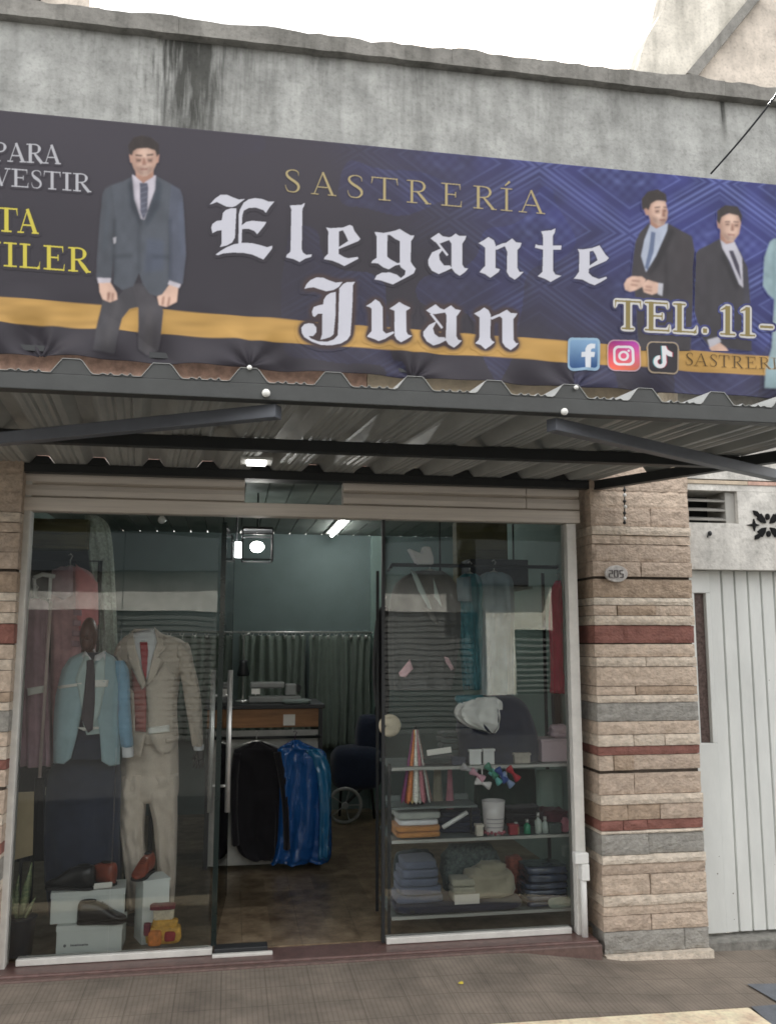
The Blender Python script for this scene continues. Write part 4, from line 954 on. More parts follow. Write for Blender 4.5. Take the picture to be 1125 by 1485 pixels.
# ---- printed men in suits
SKIN, SKD, SKL = (232, 198, 180), (190, 150, 132), (240, 210, 196)
HAIR = (70, 62, 60)
def face(ly, T, hair, fc, ear, beard, brows, mouth, nose, neck):
    ly.put(ly.mask(T(neck)), SKD)
    for e in ear: ly.put(ly.mask(T(e)), (206, 164, 146))
    ly.put(ly.mask(T(fc)), SKIN); m = ly.mask(T(fc))
    ly.shade(ly.mask(T(beard), 3) * m, (120, 96, 88), .6)
    xs_ = [q[0] for q in T(fc)]; x0_, x1_ = min(xs_), max(xs_); u_ = (ly.X - x0_) / (x1_ - x0_)
    ly.shade(m * np.clip((.34 - u_) / .34, 0, 1), (150, 108, 92), .55); ly.shade(m * np.clip((u_ - .74) / .26, 0, 1), (160, 120, 104), .45)
    ly.shade(m * np.exp(-((u_ - .55) / .12) ** 2), (246, 220, 204), .3)
    for b in brows:
        q = T(b); bx0, bx1 = min(p[0] for p in q), max(p[0] for p in q); by0, by1 = min(p[1] for p in q), max(p[1] for p in q); bh = by1 - by0; bw = bx1 - bx0
        ly.shade(ly.mask([(bx0, by0 + bh * 1.0), (bx1, by0 + bh), (bx1 - bw * .1, by1 + bh * 1.6), (bx0 + bw * .1, by1 + bh * 1.6)], 1), (134, 94, 80), .5)
        ly.shade(ly.mask([(a_, by0 + (b_ - by0) * .62) for a_, b_ in q]), (60, 44, 40), .85)
        ly.shade(ly.mask([(bx0 + bw * .2, by1 + bh * .55), (bx1 - bw * .2, by1 + bh * .45), (bx1 - bw * .25, by1 + bh * 1.05), (bx0 + bw * .25, by1 + bh * 1.0)]), (62, 48, 46), .62)
    ly.shade(ly.mask(T(mouth)), (146, 88, 82), .6); ly.shade(ly.mask(T(nose), 1), (150, 104, 88), .8)
    q = T(nose); nx0, nx1, ny1 = min(p[0] for p in q), max(p[0] for p in q), max(p[1] for p in q); ly.shade(ly.mask([(nx0, ny1 - .8), (nx1, ny1 - .8), (nx1 - 1, ny1 + .9), (nx0 + 1, ny1 + .9)]), (128, 84, 72), .6)
    hm = ly.mask(T(hair)); hm = np.clip(hm * 1.0 + 0, 0, 1); ly.put(hm, HAIR); rn_ = vnoise(ly.X * 3, ly.Y, 4); ly.shade(hm * (rn_ > .62), (84, 74, 70), .55); ly.shade(ly.mask(T(hair), 4), (66, 60, 60), .3)
T3 = lambda p: tz(p, 2.8125, 0, 150)
ly = Layer(134, 194, 276, ybot(200) - 3, .75)
ly.put(ly.mask(T3([(420, 800), (480, 790), (530, 735), (585, 735), (575, 830), (530, 840), (500, 880), (482, 960), (470, 1025), (385, 1010), (395, 920), (410, 850)])), (84, 82, 87))
ly.put(ly.mask(T3([(540, 740), (600, 750), (660, 830), (668, 850), (660, 930), (645, 1000), (600, 1022), (566, 1000), (565, 930), (566, 840)])), (90, 87, 92))
ly.shade(ly.mask(T3([(470, 800), (500, 800), (450, 1000), (420, 1000)]), 6), (100, 97, 100), .7); ly.shade(ly.mask(T3([(600, 830), (625, 830), (615, 1010), (590, 1010)]), 6), (104, 100, 102), .7)
ly.put(ly.mask(T3([(405, 730), (450, 728), (478, 775), (480, 800), (450, 812), (420, 800), (408, 770)])), SKIN)
ly.put(ly.mask(T3([(685, 735), (728, 750), (722, 810), (680, 832), (650, 825), (642, 790), (660, 770)])), SKIN)
for l_ in ([(440, 770), (452, 772), (446, 806), (438, 804)], [(458, 772), (466, 776), (462, 806), (456, 806)], [(664, 790), (672, 786), (668, 826), (660, 824)], [(688, 790), (696, 790), (690, 828), (682, 830)]): ly.shade(ly.mask(T3(l_), 1), (140, 98, 84), .8)
jk = (98, 103, 112)
ly.put(ly.mask(T3([(540, 300), (500, 320), (455, 335), (462, 560), (466, 640), (465, 735), (500, 762), (545, 745), (568, 690), (585, 740), (610, 775), (640, 788), (662, 780), (695, 735), (702, 560), (742, 370), (700, 330), (635, 295), (590, 478)])), jk)
ly.put(ly.mask(T3([(457, 333), (430, 350), (420, 372), (411, 470), (400, 600), (394, 718), (455, 722), (468, 600), (474, 470)])), (92, 96, 104))
ly.put(ly.mask(T3([(700, 330), (735, 352), (746, 380), (753, 480), (759, 620), (745, 737), (688, 725), (694, 600), (688, 470)])), (102, 107, 122))
ly.put(ly.mask(T3([(398, 712), (455, 714), (452, 732), (402, 734)])), (212, 206, 214)); ly.put(ly.mask(T3([(692, 722), (739, 738), (732, 754), (685, 738)])), (212, 206, 214))
ly.put(ly.mask(T3([(540, 290), (556, 300), (585, 325), (625, 295), (637, 295), (634, 350), (590, 476), (575, 472), (548, 390)])), (216, 210, 220))
ly.put(ly.mask(T3([(570, 325), (602, 325), (606, 345), (602, 440), (586, 476), (573, 440), (572, 345)])), (104, 106, 122))
for k in range(6): ly.shade(ly.mask(T3([(570, 345 + 22 * k), (606, 333 + 22 * k), (606, 338 + 22 * k), (570, 350 + 22 * k)])), (150, 152, 166), .5)
for l_, c_, am in (([(540, 300), (552, 395), (582, 480), (575, 515), (530, 420), (524, 330)], (58, 64, 74), .8), ([(635, 298), (634, 360), (590, 480), (600, 505), (652, 420), (660, 330)], (62, 70, 82), .7), ([(566, 510), (572, 510), (572, 690), (566, 690)], (50, 54, 62), .8), ([(464, 470), (472, 470), (470, 720), (462, 720)], (48, 54, 62), .9), ([(690, 470), (697, 470), (697, 720), (689, 720)], (54, 60, 72), .9),
                   ([(600, 550), (670, 560), (670, 680), (590, 690)], (96, 104, 124), .55), ([(440, 360), (455, 350), (440, 600), (420, 600)], (98, 106, 116), .5), ([(735, 400), (748, 400), (750, 620), (738, 620)], (108, 116, 136), .6), ([(470, 620), (540, 615), (540, 628), (470, 634)], (56, 62, 70), .6), ([(620, 618), (690, 622), (690, 634), (620, 632)], (60, 66, 78), .6)):
    ly.shade(ly.mask(T3(l_), 3), c_, am)
ly.put(ly.mask(T3([(462, 550), (476, 545), (474, 570), (466, 575)])), (190, 188, 194))
face(ly, T3, [(527, 200), (524, 170), (545, 140), (580, 130), (620, 142), (648, 165), (651, 205), (641, 218), (634, 192), (602, 182), (560, 185), (545, 195), (538, 215)], [(538, 195), (548, 178), (632, 178), (641, 215), (637, 250), (625, 277), (602, 296), (582, 299), (560, 289), (545, 262), (537, 235)],
     ([(528, 208), (540, 212), (543, 246), (533, 240)], [(638, 212), (651, 208), (647, 240), (637, 246)]), [(544, 246), (562, 292), (582, 301), (605, 297), (627, 273), (637, 246), (622, 258), (602, 252), (572, 252), (560, 262)], ([(552, 208), (582, 213), (581, 222), (555, 220)], [(598, 211), (627, 205), (626, 217), (600, 221)]), [(572, 266), (604, 264), (602, 272), (576, 273)], [(584, 222), (592, 222), (600, 248), (580, 250)], [(554, 276), (556, 302), (585, 326), (627, 300), (627, 272)])
ly.grain(.04); ly.build('printed_man', M_print, ban, .0025, 'standing man in a slate suit printed beside the yellow lettering')

T5 = lambda p: tz(p, 3.4615, 800, 250)
ly = Layer(900, 270, 1008, ybot(950) - 60, .75)
ly.put(ly.mask(T5([(490, 250), (440, 300), (418, 350), (408, 420), (398, 520), (420, 640), (425, 780), (440, 905), (690, 905), (706, 640), (714, 400), (700, 322), (640, 290), (582, 258), (560, 320), (470, 505)])), (80, 76, 80))
for l_, c_, am in (([(590, 280), (615, 300), (540, 460), (490, 520), (480, 510)], (48, 46, 50), .8), ([(640, 320), (690, 350), (690, 600), (640, 640)], (78, 72, 76), .6), ([(430, 330), (446, 340), (430, 500), (410, 510)], (80, 76, 82), .6), ([(560, 400), (575, 400), (580, 620), (566, 620)], (46, 44, 48), .6)): ly.shade(ly.mask(T5(l_), 3), c_, am)
ly.put(ly.mask(T5([(492, 262), (520, 275), (580, 256), (576, 292), (520, 420), (470, 502), (445, 420), (462, 340)])), (196, 204, 222))
ly.put(ly.mask(T5([(496, 298), (518, 303), (508, 400), (478, 492), (464, 478), (486, 380)])), (120, 134, 164))
ly.put(ly.mask(T5([(360, 562), (375, 535), (400, 522), (450, 524), (470, 540), (452, 575), (420, 592), (390, 600), (366, 590)])), SKIN)
ly.put(ly.mask(T5([(448, 565), (478, 540), (535, 558), (545, 600), (500, 616), (460, 602)])), SKIN)
for l_ in ([(400, 540), (440, 545), (438, 552), (398, 548)], [(395, 560), (430, 565), (426, 572), (392, 568)], [(468, 570), (500, 575), (498, 582), (466, 578)], [(462, 586), (500, 592), (498, 599), (462, 594)]): ly.shade(ly.mask(T5(l_), 1), (140, 98, 84), .8)
ly.put(ly.mask(T5([(532, 556), (556, 560), (551, 622), (528, 612)])), (208, 208, 216))
face(ly, T5, [(452, 190), (448, 135), (480, 97), (530, 85), (570, 110), (577, 152), (560, 142), (522, 142), (495, 158), (484, 190), (470, 180)], [(480, 175), (492, 150), (530, 140), (568, 146), (580, 200), (576, 235), (562, 262), (534, 270), (504, 248), (486, 222)], ([(456, 172), (478, 176), (488, 216), (470, 214)],),
     [(492, 225), (508, 256), (538, 272), (564, 264), (579, 232), (552, 236), (520, 224)], ([(512, 176), (542, 172), (542, 182), (514, 186)], [(556, 172), (574, 174), (574, 184), (558, 182)]), [(536, 236), (568, 236), (566, 244), (538, 244)], [(552, 186), (560, 186), (568, 218), (550, 220)], [(488, 222), (494, 266), (522, 284), (566, 262), (560, 250)])
ly.grain(.04); ly.build('printed_man', M_print, ban, .0025, 'man buttoning his dark jacket printed at the right of the banner')
ly = Layer(1003, 290, 1092, ybot(1050) - 66, .75)
ly.put(ly.mask(T5([(838, 335), (790, 362), (735, 388), (718, 410), (706, 520), (712, 700), (750, 830), (780, 870), (1000, 900), (990, 640), (978, 480), (940, 400), (918, 368), (935, 560)])), (78, 75, 80))
for l_, c_, am in (([(850, 380), (880, 450), (935, 575), (925, 600), (850, 440)], (44, 42, 46), .8), ([(740, 420), (770, 400), (770, 700), (740, 700)], (78, 74, 80), .6), ([(960, 480), (975, 500), (985, 700), (965, 700)], (86, 86, 104), .6)): ly.shade(ly.mask(T5(l_), 3), c_, am)
ly.put(ly.mask(T5([(840, 332), (872, 356), (912, 348), (950, 430), (956, 582), (935, 562), (890, 450), (852, 382)])), (208, 206, 216))
ly.put(ly.mask(T5([(884, 395), (906, 394), (936, 470), (946, 545), (918, 486)])), (84, 80, 96))
ly.put(ly.mask(T5([(786, 884), (800, 860), (832, 850), (872, 880), (885, 898), (800, 898)])), SKIN); ly.put(ly.mask(T5([(776, 842), (836, 825), (846, 852), (788, 882)])), (208, 206, 214))
face(ly, T5, [(826, 245), (828, 192), (868, 165), (930, 172), (952, 218), (947, 255), (934, 218), (882, 206), (848, 226), (838, 262)], [(836, 258), (850, 222), (890, 206), (932, 214), (946, 255), (936, 310), (906, 350), (872, 346), (846, 310)], ([(824, 240), (837, 245), (842, 285), (830, 280)],),
     [(848, 300), (872, 348), (906, 352), (934, 316), (900, 322), (868, 310)], ([(864, 246), (892, 246), (892, 254), (866, 255)], [(908, 246), (936, 250), (934, 258), (908, 255)]), [(878, 308), (916, 312), (912, 320), (882, 318)], [(898, 258), (906, 258), (912, 290), (894, 292)], [(842, 300), (842, 340), (872, 362), (910, 352), (906, 330)])
ly.grain(.04); ly.build('printed_man', M_print, ban, .0025, 'smiling man in a dark suit and tie printed above the phone number')
ly = Layer(1100, 290, 1200, ybot(1150) - 3, .9)
ly.put(ly.mask(T5([(1180, 330), (1110, 335), (1090, 350), (1062, 430), (1055, 570), (1080, 612), (1112, 640), (1100, 880), (1062, 1000), (1058, 1085), (1330, 1100), (1350, 430), (1290, 340)])), (164, 188, 194))
for l_, c_ in (([(1100, 400), (1118, 400), (1118, 640), (1108, 640)], (128, 152, 160)), ([(1062, 500), (1100, 520), (1100, 540), (1062, 520)], (134, 158, 164)), ([(1110, 700), (1125, 700), (1120, 1000), (1105, 1000)], (190, 208, 210))): ly.shade(ly.mask(T5(l_), 2), c_, .7)
ly.put(ly.mask(T5([(1170, 335), (1250, 335), (1225, 470), (1200, 470)])), (206, 206, 212))
ly.grain(.04); ly.build('printed_man', M_print, ban, .0025, 'pale blue suit printed at the right edge of the banner')

# ---- phone number, account name and app icons
w4 = words_(z5([('T', 308, 452), ('E', 458, 592), ('L', 600, 728), ('.', 735, 795), ('1', 832, 925), ('1', 932, 1025), ('-', 1036, 1112)]), 477, 434.5, 888, .058, GB)
ly = Layer(884, 425, 1128, 500, .7); mk = ly.mask(w4); wide = np.clip(blur(mk, 3) * 4.0, 0, 1); wide = smooth(.25, .6, wide); ly.put(np.clip(blur(wide, 2) * 1.6, 0, 1), (62, 56, 66), .5); ly.put(wide, (226, 224, 222)); ly.put(mk, (156, 142, 92)); ly.grain(.03); ly.build('lettering', M_print, ban, .004)
w5 = words_(z5([('S', 668, 710), ('A', 712, 782), ('S', 788, 830), ('T', 834, 892), ('R', 902, 960), ('E', 968, 1022), ('R', 1032, 1090), ('I', 1096, 1122)]), 529, 511.5, 992, .062, GL)
ly = Layer(988, 506, 1134, 546, .6); ly.put(ly.mask(w5), (92, 74, 46)); ly.build('lettering', M_print, ban, .0025)
def rrect(x0, y0, x1, y1, r, k=0.03):
    p = []
    for cx, cy_, a0 in ((x1 - r, y0 + r, -90), (x1 - r, y1 - r, 0), (x0 + r, y1 - r, 90), (x0 + r, y0 + r, 180)):
        for t in range(0, 91, 15): a = math.radians(a0 + t); p.append((cx + r * math.cos(a), cy_ + r * math.sin(a)))
    return [(x, y + (x - x0) * k) for x, y in p]
def circ(cx, cy_, r, n=24): return [(cx + r * math.cos(t), cy_ + r * math.sin(t)) for t in np.linspace(0, 2 * math.pi, n, endpoint=False)]
def icon(x0, y0, x1, y1): return Layer(*T5([(x0 - 8, y0 - 8)])[0], *T5([(x1 + 8, y1 + 14)])[0], .6)
ly = icon(80, 828, 240, 992); ly.put(ly.mask(T5(rrect(80, 828, 240, 990, 22))), (168, 198, 222)); tt = smooth(490, 540, ly.Y)[..., None]
ly.put(ly.mask(T5(rrect(92, 840, 228, 976, 14))), L3((150, 186, 220)) * (1 - tt) + L3((46, 92, 150)) * tt)
ly.put(ly.mask([T5(p) for p in ([(168, 978), (168, 925), (150, 925), (150, 900), (168, 900), (168, 885), (176, 868), (192, 860), (216, 862), (214, 884), (202, 884), (194, 890), (194, 902), (214, 903), (210, 928), (194, 928), (194, 980)],)]), (236, 240, 246)); ly.build('app_icon', M_print, ban, .004, 'pale blue square icon with a white f')
ly = icon(278, 838, 440, 1000); u = np.clip((ly.X - 880) / 47, 0, 1)[..., None]; v = np.clip((ly.Y - 492) / 47, 0, 1)[..., None]
gr = (L3((240, 120, 60)) * v * (1 - u) + L3((226, 60, 110)) * (1 - np.abs(v - .5)) * .55 + L3((150, 60, 190)) * (1 - v) * (.35 + .65 * u) + L3((236, 170, 80)) * v * u * .5)
ly.put(ly.mask(T5(rrect(278, 838, 440, 1000, 36))), (214, 180, 190), .8); ly.put(ly.mask(T5(rrect(284, 844, 434, 994, 32))), gr)
ring = ly.mask(T5(rrect(308, 868, 410, 970, 26))) * (1 - ly.mask(T5(rrect(320, 880, 398, 958, 18)))); ly.put(ring, (240, 236, 240)); cm = ly.mask(T5(circ(359, 921, 26))) * (1 - ly.mask(T5(circ(359, 921, 15)))); ly.put(cm, (240, 236, 240)); ly.put(ly.mask(T5(circ(384, 896, 6))), (240, 236, 240)); ly.build('app_icon', M_print, ban, .004, 'pink and orange square icon with a white camera outline')
ly = icon(472, 848, 634, 1014); ly.put(ly.mask(T5(rrect(472, 848, 634, 1012, 30))), (176, 160, 138)); ly.put(ly.mask(T5(rrect(479, 855, 627, 1005, 25))), (58, 54, 60))
note_ = [[(548, 872), (568, 872), (576, 892), (600, 906), (600, 928), (582, 924), (568, 916), (568, 960), (548, 960)]]; nr = lambda p, dx: [[(x + dx, y) for x, y in q] for q in p]
def note_mask(dx): return np.clip(ly.mask([T5(q) for q in nr(note_, dx)]) + ly.mask(T5(circ(535 + dx, 955, 33))) * (1 - ly.mask(T5(circ(535 + dx, 955, 14)))) * (1 - ly.mask(T5([(536 + dx, 910), (548 + dx, 910), (548 + dx, 950), (536 + dx, 950)]))), 0, 1)
ly.put(note_mask(-5), (120, 200, 205), .7); ly.put(note_mask(5), (206, 90, 110), .7); ly.put(note_mask(0), (240, 238, 240)); ly.build('app_icon', M_print, ban, .004, 'black square icon with a white musical note')
# ------------------------------------------------------------------ inside the shop
FZ = STEP                                          # floor level
def cloth(name, c, **k): return mat(name, c, **{**dict(rough=.9, var=.16, scale=9, bump=.25, bscale=220, sheen=.2), **k})
C_navy = cloth('navy_cloth', (34, 42, 62)); C_blk = cloth('black_cloth', (22, 20, 26)); C_beige = cloth('beige_suiting', (206, 193, 178), var=.10, scale=160)
C_red = cloth('red_silk', (168, 44, 54), rough=.5); C_dusk = cloth('dusty_red_cloth', (176, 112, 106)); C_teal = cloth('pale_teal_cloth', (162, 188, 194), var=.12); C_blue = cloth('light_blue_cloth', (134, 174, 200), var=.14)
C_shirt = mat('white_shirt', (222, 224, 226), rough=.85, var=.07); C_pale = cloth('pale_shirt_cloth', (186, 204, 202), var=.08)
C_mauve = cloth('mauve_cloth', (180, 146, 156), var=.2); C_rose = cloth('rose_cloth', (214, 168, 172), var=.25); C_coral = cloth('coral_cloth', (226, 142, 146), var=.15)
C_lace = cloth('mint_lace', (200, 214, 204), var=.3, scale=60, bump=.8, bscale=70)
M_tagc = mat('price_tag_card', (232, 230, 222), rough=.7, var=.04)
M_wood = mat('orange_wood', (150, 106, 66), rough=.5, var=.3, scale=4, stretch=(1, 1, 9)); M_olive = mat('olive_wood', (112, 108, 74), rough=.6, var=.25, scale=4, stretch=(1, 1, 8))
M_leat = mat('black_leather', (26, 26, 28), rough=.35, var=.15, coat=.2); M_brnl = mat('brown_leather', (142, 66, 44), rough=.4, var=.25, coat=.2); M_sole = mat('rubber_sole', (30, 28, 28), rough=.7)

# --- left window: two headless mannequins
def leg_rows(r, Y, d, mt, par, nm, seed): return Loft(r, Y, d, n=40, fold=.06, kf=4, seed=seed, wr=.022, wf=24).build(nm, mt, par)
Yb = .58
mq = thing('mannequin', 'headless mannequin in a beige suit with a red tie beside the open door', 'mannequin', (P(220, 1300, Yb).x, Yb, FZ))
jk_ = Loft([(912, 195, 224, .35), (919, 188, 236, .5), (927, 177, 262, .7), (940, 170, 271, .9), (975, 175, 263, 1.05), (1015, 180, 257, .95), (1045, 181, 257, .95), (1066, 180, 258, 1.0), (1076, 182, 256, .9)], Yb, .13, n=60, fold=.03, kf=5, seed=1, wr=.020)
jk_.build('jacket', C_beige, mq)
leg_rows([(1066, 186, 258), (1090, 179, 259), (1120, 174, 259, .9), (1150, 174, 258, .72), (1163, 180, 252, .45)], Yb + .01, .105, C_beige, mq, 'trousers', 2)
leg_rows([(1122, 174, 215), (1150, 173, 213), (1180, 173, 211), (1212, 175, 209), (1250, 180, 212), (1290, 184, 213), (1316, 188, 212)], Yb, .075, C_beige, mq, 'trouser_leg', 3)
leg_rows([(1122, 212, 259), (1150, 214, 258), (1190, 222, 258), (1230, 226, 257), (1270, 230, 256), (1298, 237, 254), (1314, 239, 252)], Yb, .07, C_beige, mq, 'trouser_leg', 5)
sl1 = Loft([(932, 252, 273, .8), (942, 250, 277), (965, 258, 282), (990, 264, 288), (1015, 268, 292), (1045, 273, 294), (1081, 279, 295)], Yb - .03, .062, n=30, fold=.03, kf=3, seed=4, wr=.024, wf=34); sl1.build('sleeve', C_beige, mq)
Loft([(936, 170, 184, .8), (955, 165, 184), (985, 167, 184), (1020, 172, 186), (1060, 178, 190), (1092, 182, 194)], Yb - .02, .055, n=20, fold=.02, kf=3, seed=6, wr=.022, wf=34).build('sleeve', C_beige, mq)
Loft([(1080, 280, 296), (1087, 281, 296)], Yb - .03, .058, n=20, fold=0).build('cuff', C_shirt, mq)
hd = MB(); hc = P(290, 1093, Yb - .03); M_hand = mat('black_mannequin', (28, 28, 30), rough=.35)
hd.ball((hc.x, hc.y, hc.z), (.026, .034, .04), 14)
for i in range(4): a = Vector((hc.x - .018 + .012 * i, hc.y - .012, hc.z - .02)); hd.tube([a, a + Vector((.004 * i - .01, -.008, -.035)), a + Vector((.004 * i - .014, -.002, -.06 + .006 * abs(i - 1.5)))], [.0075, .007, .005], 8)
hd.tube([(hc.x - .022, hc.y - .02, hc.z), (hc.x - .036, hc.y - .03, hc.z - .028)], [.008, .006], 8); hd.build('hand', M_hand, mq, smooth=True)
patch([(193, 917), (205, 931), (216, 931), (224, 911), (231, 922), (214, 986), (204, 968), (190, 930)], jk_, .010, 'shirt', C_shirt, mq)
patch([(203, 931), (214, 931), (215, 945), (214, 962), (212, 987), (206, 968), (204, 945)], jk_, .018, 'tie', C_red, mq)
patch([(191, 958), (203, 962), (211, 990), (213, 1020), (212, 1062), (196, 1060), (192, 1010)], jk_, .008, 'dusty_red_panel', C_dusk, mq)  # dusty red patch laid on the open side of the jacket
patch([(224, 910), (236, 920), (240, 940), (231, 952), (236, 956), (224, 985), (213, 994), (220, 958), (228, 930)], jk_, .017, 'lapel', C_beige, mq)
patch([(188, 920), (193, 917), (197, 940), (206, 972), (212, 994), (206, 1000), (188, 962), (192, 956), (184, 948), (182, 930)], jk_, .017, 'lapel', C_beige, mq)
patch([(213, 996), (224, 984), (240, 960), (257, 985), (256, 1030), (259, 1070), (252, 1086), (238, 1094), (226, 1086), (217, 1066)], jk_, .016, 'front_panel', C_beige, mq, thick=.008)
patch([(178, 985), (194, 1004), (196, 1062), (212, 1062), (208, 1080), (204, 1098), (192, 1098), (180, 1090), (177, 1040)], jk_, .014, 'front_panel', C_beige, mq, thick=.008)
patch([(240, 1072), (258, 1069), (258, 1075), (241, 1078)], jk_, .026, 'pocket_flap', C_beige, mq)
patch([(242, 978), (254, 976), (254, 981), (242, 983)], jk_, .012, 'pocket_square', C_beige, mq)
patch([(215, 1055), (246, 1051), (246, 1061), (216, 1065)], jk_, .032, 'price_tag', M_tagc, mq)
MB().tube([(mq.location.x - .02, Yb + .03, FZ), (mq.location.x - .02, Yb + .03, Zof(215, 925, Yb))], .014, 10).lathe((mq.location.x - .02, Yb + .03, FZ), [(.13, 0), (.13, .012), (.02, .02)], 24).build('stand', M_black, mq, smooth=True)

Yt = .36
mt_ = thing('mannequin', 'mannequin with a dark brown head in a pale teal jacket near the left post', 'mannequin', (P(128, 1300, Yt).x, Yt, FZ))
jt = Loft([(946, 121, 155, .4), (952, 106, 168, .6), (962, 97, 173, .8), (985, 90, 176, 1), (1020, 82, 175, 1.05), (1060, 80, 175, 1), (1085, 82, 172, .9), (1098, 84, 170, .85)], Yt, .115, fold=.02, kf=5, seed=9, wr=.008); jt.build('torso', C_navy, mt_)
for pan in ([(122, 946), (126, 962), (127, 985), (124, 1010), (112, 1066), (103, 1100), (92, 1108), (78, 1106), (80, 1060), (82, 1010), (91, 972), (102, 955)], [(152, 946), (164, 952), (172, 962), (176, 990), (175, 1050), (174, 1108), (160, 1111), (148, 1104), (145, 1063), (138, 1020), (135, 985), (137, 962)]): patch(pan, jt, .014, 'jacket_front', C_teal, mt_, thick=.010)
Loft([(958, 167, 180, .7), (972, 166, 187), (1000, 168, 189), (1035, 170, 190), (1082, 176, 194)], Yt - .03, .058, n=22, fold=.02, kf=3, seed=10, wr=.010, wf=22).build('sleeve', C_blue, mt_)
Loft([(968, 92, 106, .7), (1000, 84, 100), (1040, 79, 97), (1085, 78, 94)], Yt - .02, .05, n=20, fold=.02, kf=3, seed=12, wr=.010, wf=22).build('sleeve', C_teal, mt_)
Loft([(1081, 177, 194), (1097, 178, 194)], Yt - .03, .054, n=20, fold=0).build('cuff', C_shirt, mt_)
patch([(126, 949), (134, 958), (140, 957), (147, 950), (150, 1000), (146, 1062), (145, 1064), (126, 1066), (118, 1040), (122, 1000)], jt, .008, 'shirt_front', C_pale, mt_)
patch([(123, 950), (128, 952), (134, 966), (126, 1000), (120, 1034), (114, 1000), (110, 985)], jt, .024, 'lapel', C_pale, mt_)
patch([(150, 952), (153, 958), (152, 1000), (145, 1035), (134, 1056), (136, 1010), (138, 965)], jt, .025, 'lapel', C_pale, mt_)
patch([(126, 958), (136, 957), (138, 972), (138, 1020), (135, 1058), (128, 1063), (118, 1042), (123, 1000), (126, 970)], jt, .030, 'tie', cloth('dark_plum_silk', (58, 52, 62), rough=.6), mt_)
patch([(124, 944), (133, 956), (127, 958), (119, 952)], jt, .02, 'collar', C_shirt, mt_); patch([(154, 943), (153, 958), (137, 958), (138, 951)], jt, .02, 'collar', C_shirt, mt_)
patch([(112, 1055), (144, 1054), (144, 1057), (122, 1060)], jt, .022, 'tie_clip', M_tagc, mt_)
patch([(84, 995), (119, 990), (119, 994), (86, 999)], jt, .024, 'price_tag', M_tagc, mt_); patch([(136, 986), (158, 986), (156, 996), (136, 997)], jt, .026, 'price_tag', M_tagc, mt_)
leg_rows([(1096, 82, 172), (1125, 70, 176), (1180, 66, 174), (1240, 66, 172), (1300, 70, 170), (1330, 74, 168)], Yt + .12, .10, C_navy, mt_, 'trousers', 8)
MB().tube([(mt_.location.x, Yt + .12, FZ), (mt_.location.x, Yt + .12, Zof(128, 1320, Yt + .12))], .016, 10).lathe((mt_.location.x, Yt + .12, FZ), [(.14, 0), (.14, .012), (.02, .02)], 24).build('stand', M_black, mt_, smooth=True)
# folded navy trousers behind, hung over a rail
rz = Zof(110, 1128, .66); rxa, rxb = Xof(62, 1128, .66), Xof(180, 1128, .66)
rk = thing('low_rail', 'low dark rail behind the mannequins carrying folded navy trousers', 'rail', ((rxa + rxb) / 2, .66, FZ))
MB().tube([(rxa - .03, .66, FZ), (rxa - .03, .66, rz), (rxb + .03, .66, rz), (rxb + .03, .66, FZ)], .012, 10).build('rail', M_black, rk, smooth=True)
for i, (a, b, c, l_) in enumerate(((64, 100, (40, 48, 66), 'folded dark navy trousers with a white tag on the low rail'), (102, 142, (36, 46, 74), 'folded deep blue trousers in the middle of the low rail'), (143, 178, (30, 34, 48), 'folded blackish trousers on the rail nearest the beige mannequin'))):
    tr = thing('trousers', l_, 'trousers', (Xof((a + b) / 2, 1128, .66), .66, rz), 'trousers folded over the low rail')
    Loft([(1116, a + 4, b - 4, .5), (1126, a, b, .8), (1180, a, b, 1), (1280, a + 2, b - 2, 1)], .66, .045, n=26, fold=.03, kf=3, seed=i, e=.55).build('trouser_leg', cloth('trouser_cloth_%d' % i, c), tr)
    if i == 0: MB().pbox(66, 1141, 88, 1153, .60, .004).build('price_tag', M_tagc, tr)
# --- dress rack at the far left
wd = thing('clothes_rack', 'dark clothes rack with a rail holding the mauve and rose dresses', 'rack', (P(90, 1000, .62).x, .62, FZ))
ra, rb = Xof(26, 815, .62), Xof(146, 815, .62); rzz = Zof(90, 813, .62)
MB().tube([(ra, .62, FZ), (ra, .62, rzz), (rb, .62, rzz), (rb, .62, FZ)], .013, 10).build('rail', M_black, wd, smooth=True)
MB().box(ra, rb, .75, .79, FZ + .3, Zof(90, 799, .75)).build('back_panel', mat('dark_panel', (34, 34, 40), rough=.7), wd)
obx = thing('storage_box', 'olive wooden box on top of the clothes rack at far left', 'box', (P(80, 790, .7).x, .7, Zof(90, 799, .75)))
MB().box(Xof(36, 780, .62), Xof(128, 780, .62), .62, .95, Zof(90, 799, .75) + .001, Zof(80, 752, .62)).build('carcass', M_olive, obx, bev=.006)
bz0, bz1 = Zof(90, 799, .75), Zof(80, 752, .62)
MB().box(Xof(38, 780, .615), Xof(126, 780, .615), .604, .619, bz0 + .02, bz0 + (bz1 - bz0) * .48).box(Xof(38, 780, .615), Xof(126, 780, .615), .604, .619, bz0 + (bz1 - bz0) * .52, bz1 - .02).build('front_board', M_olive, obx, bev=.004)
def hanger(par, x, Y, z, w, mt=None):
    h = MB(); h.tube([(x - w / 2, Y, z - .09), (x - w * .2, Y, z - .055), (x, Y, z - .045), (x + w * .2, Y, z - .055), (x + w / 2, Y, z - .09)], .008, 8)
    h.tube([(x, Y, z - .045), (x, Y, z - .012), (x + .012, Y, z + .012), (x, Y, z + .024), (x - .012, Y, z + .016)], .003, 6)
    h.build('hanger', mt or M_steel, par, smooth=True)
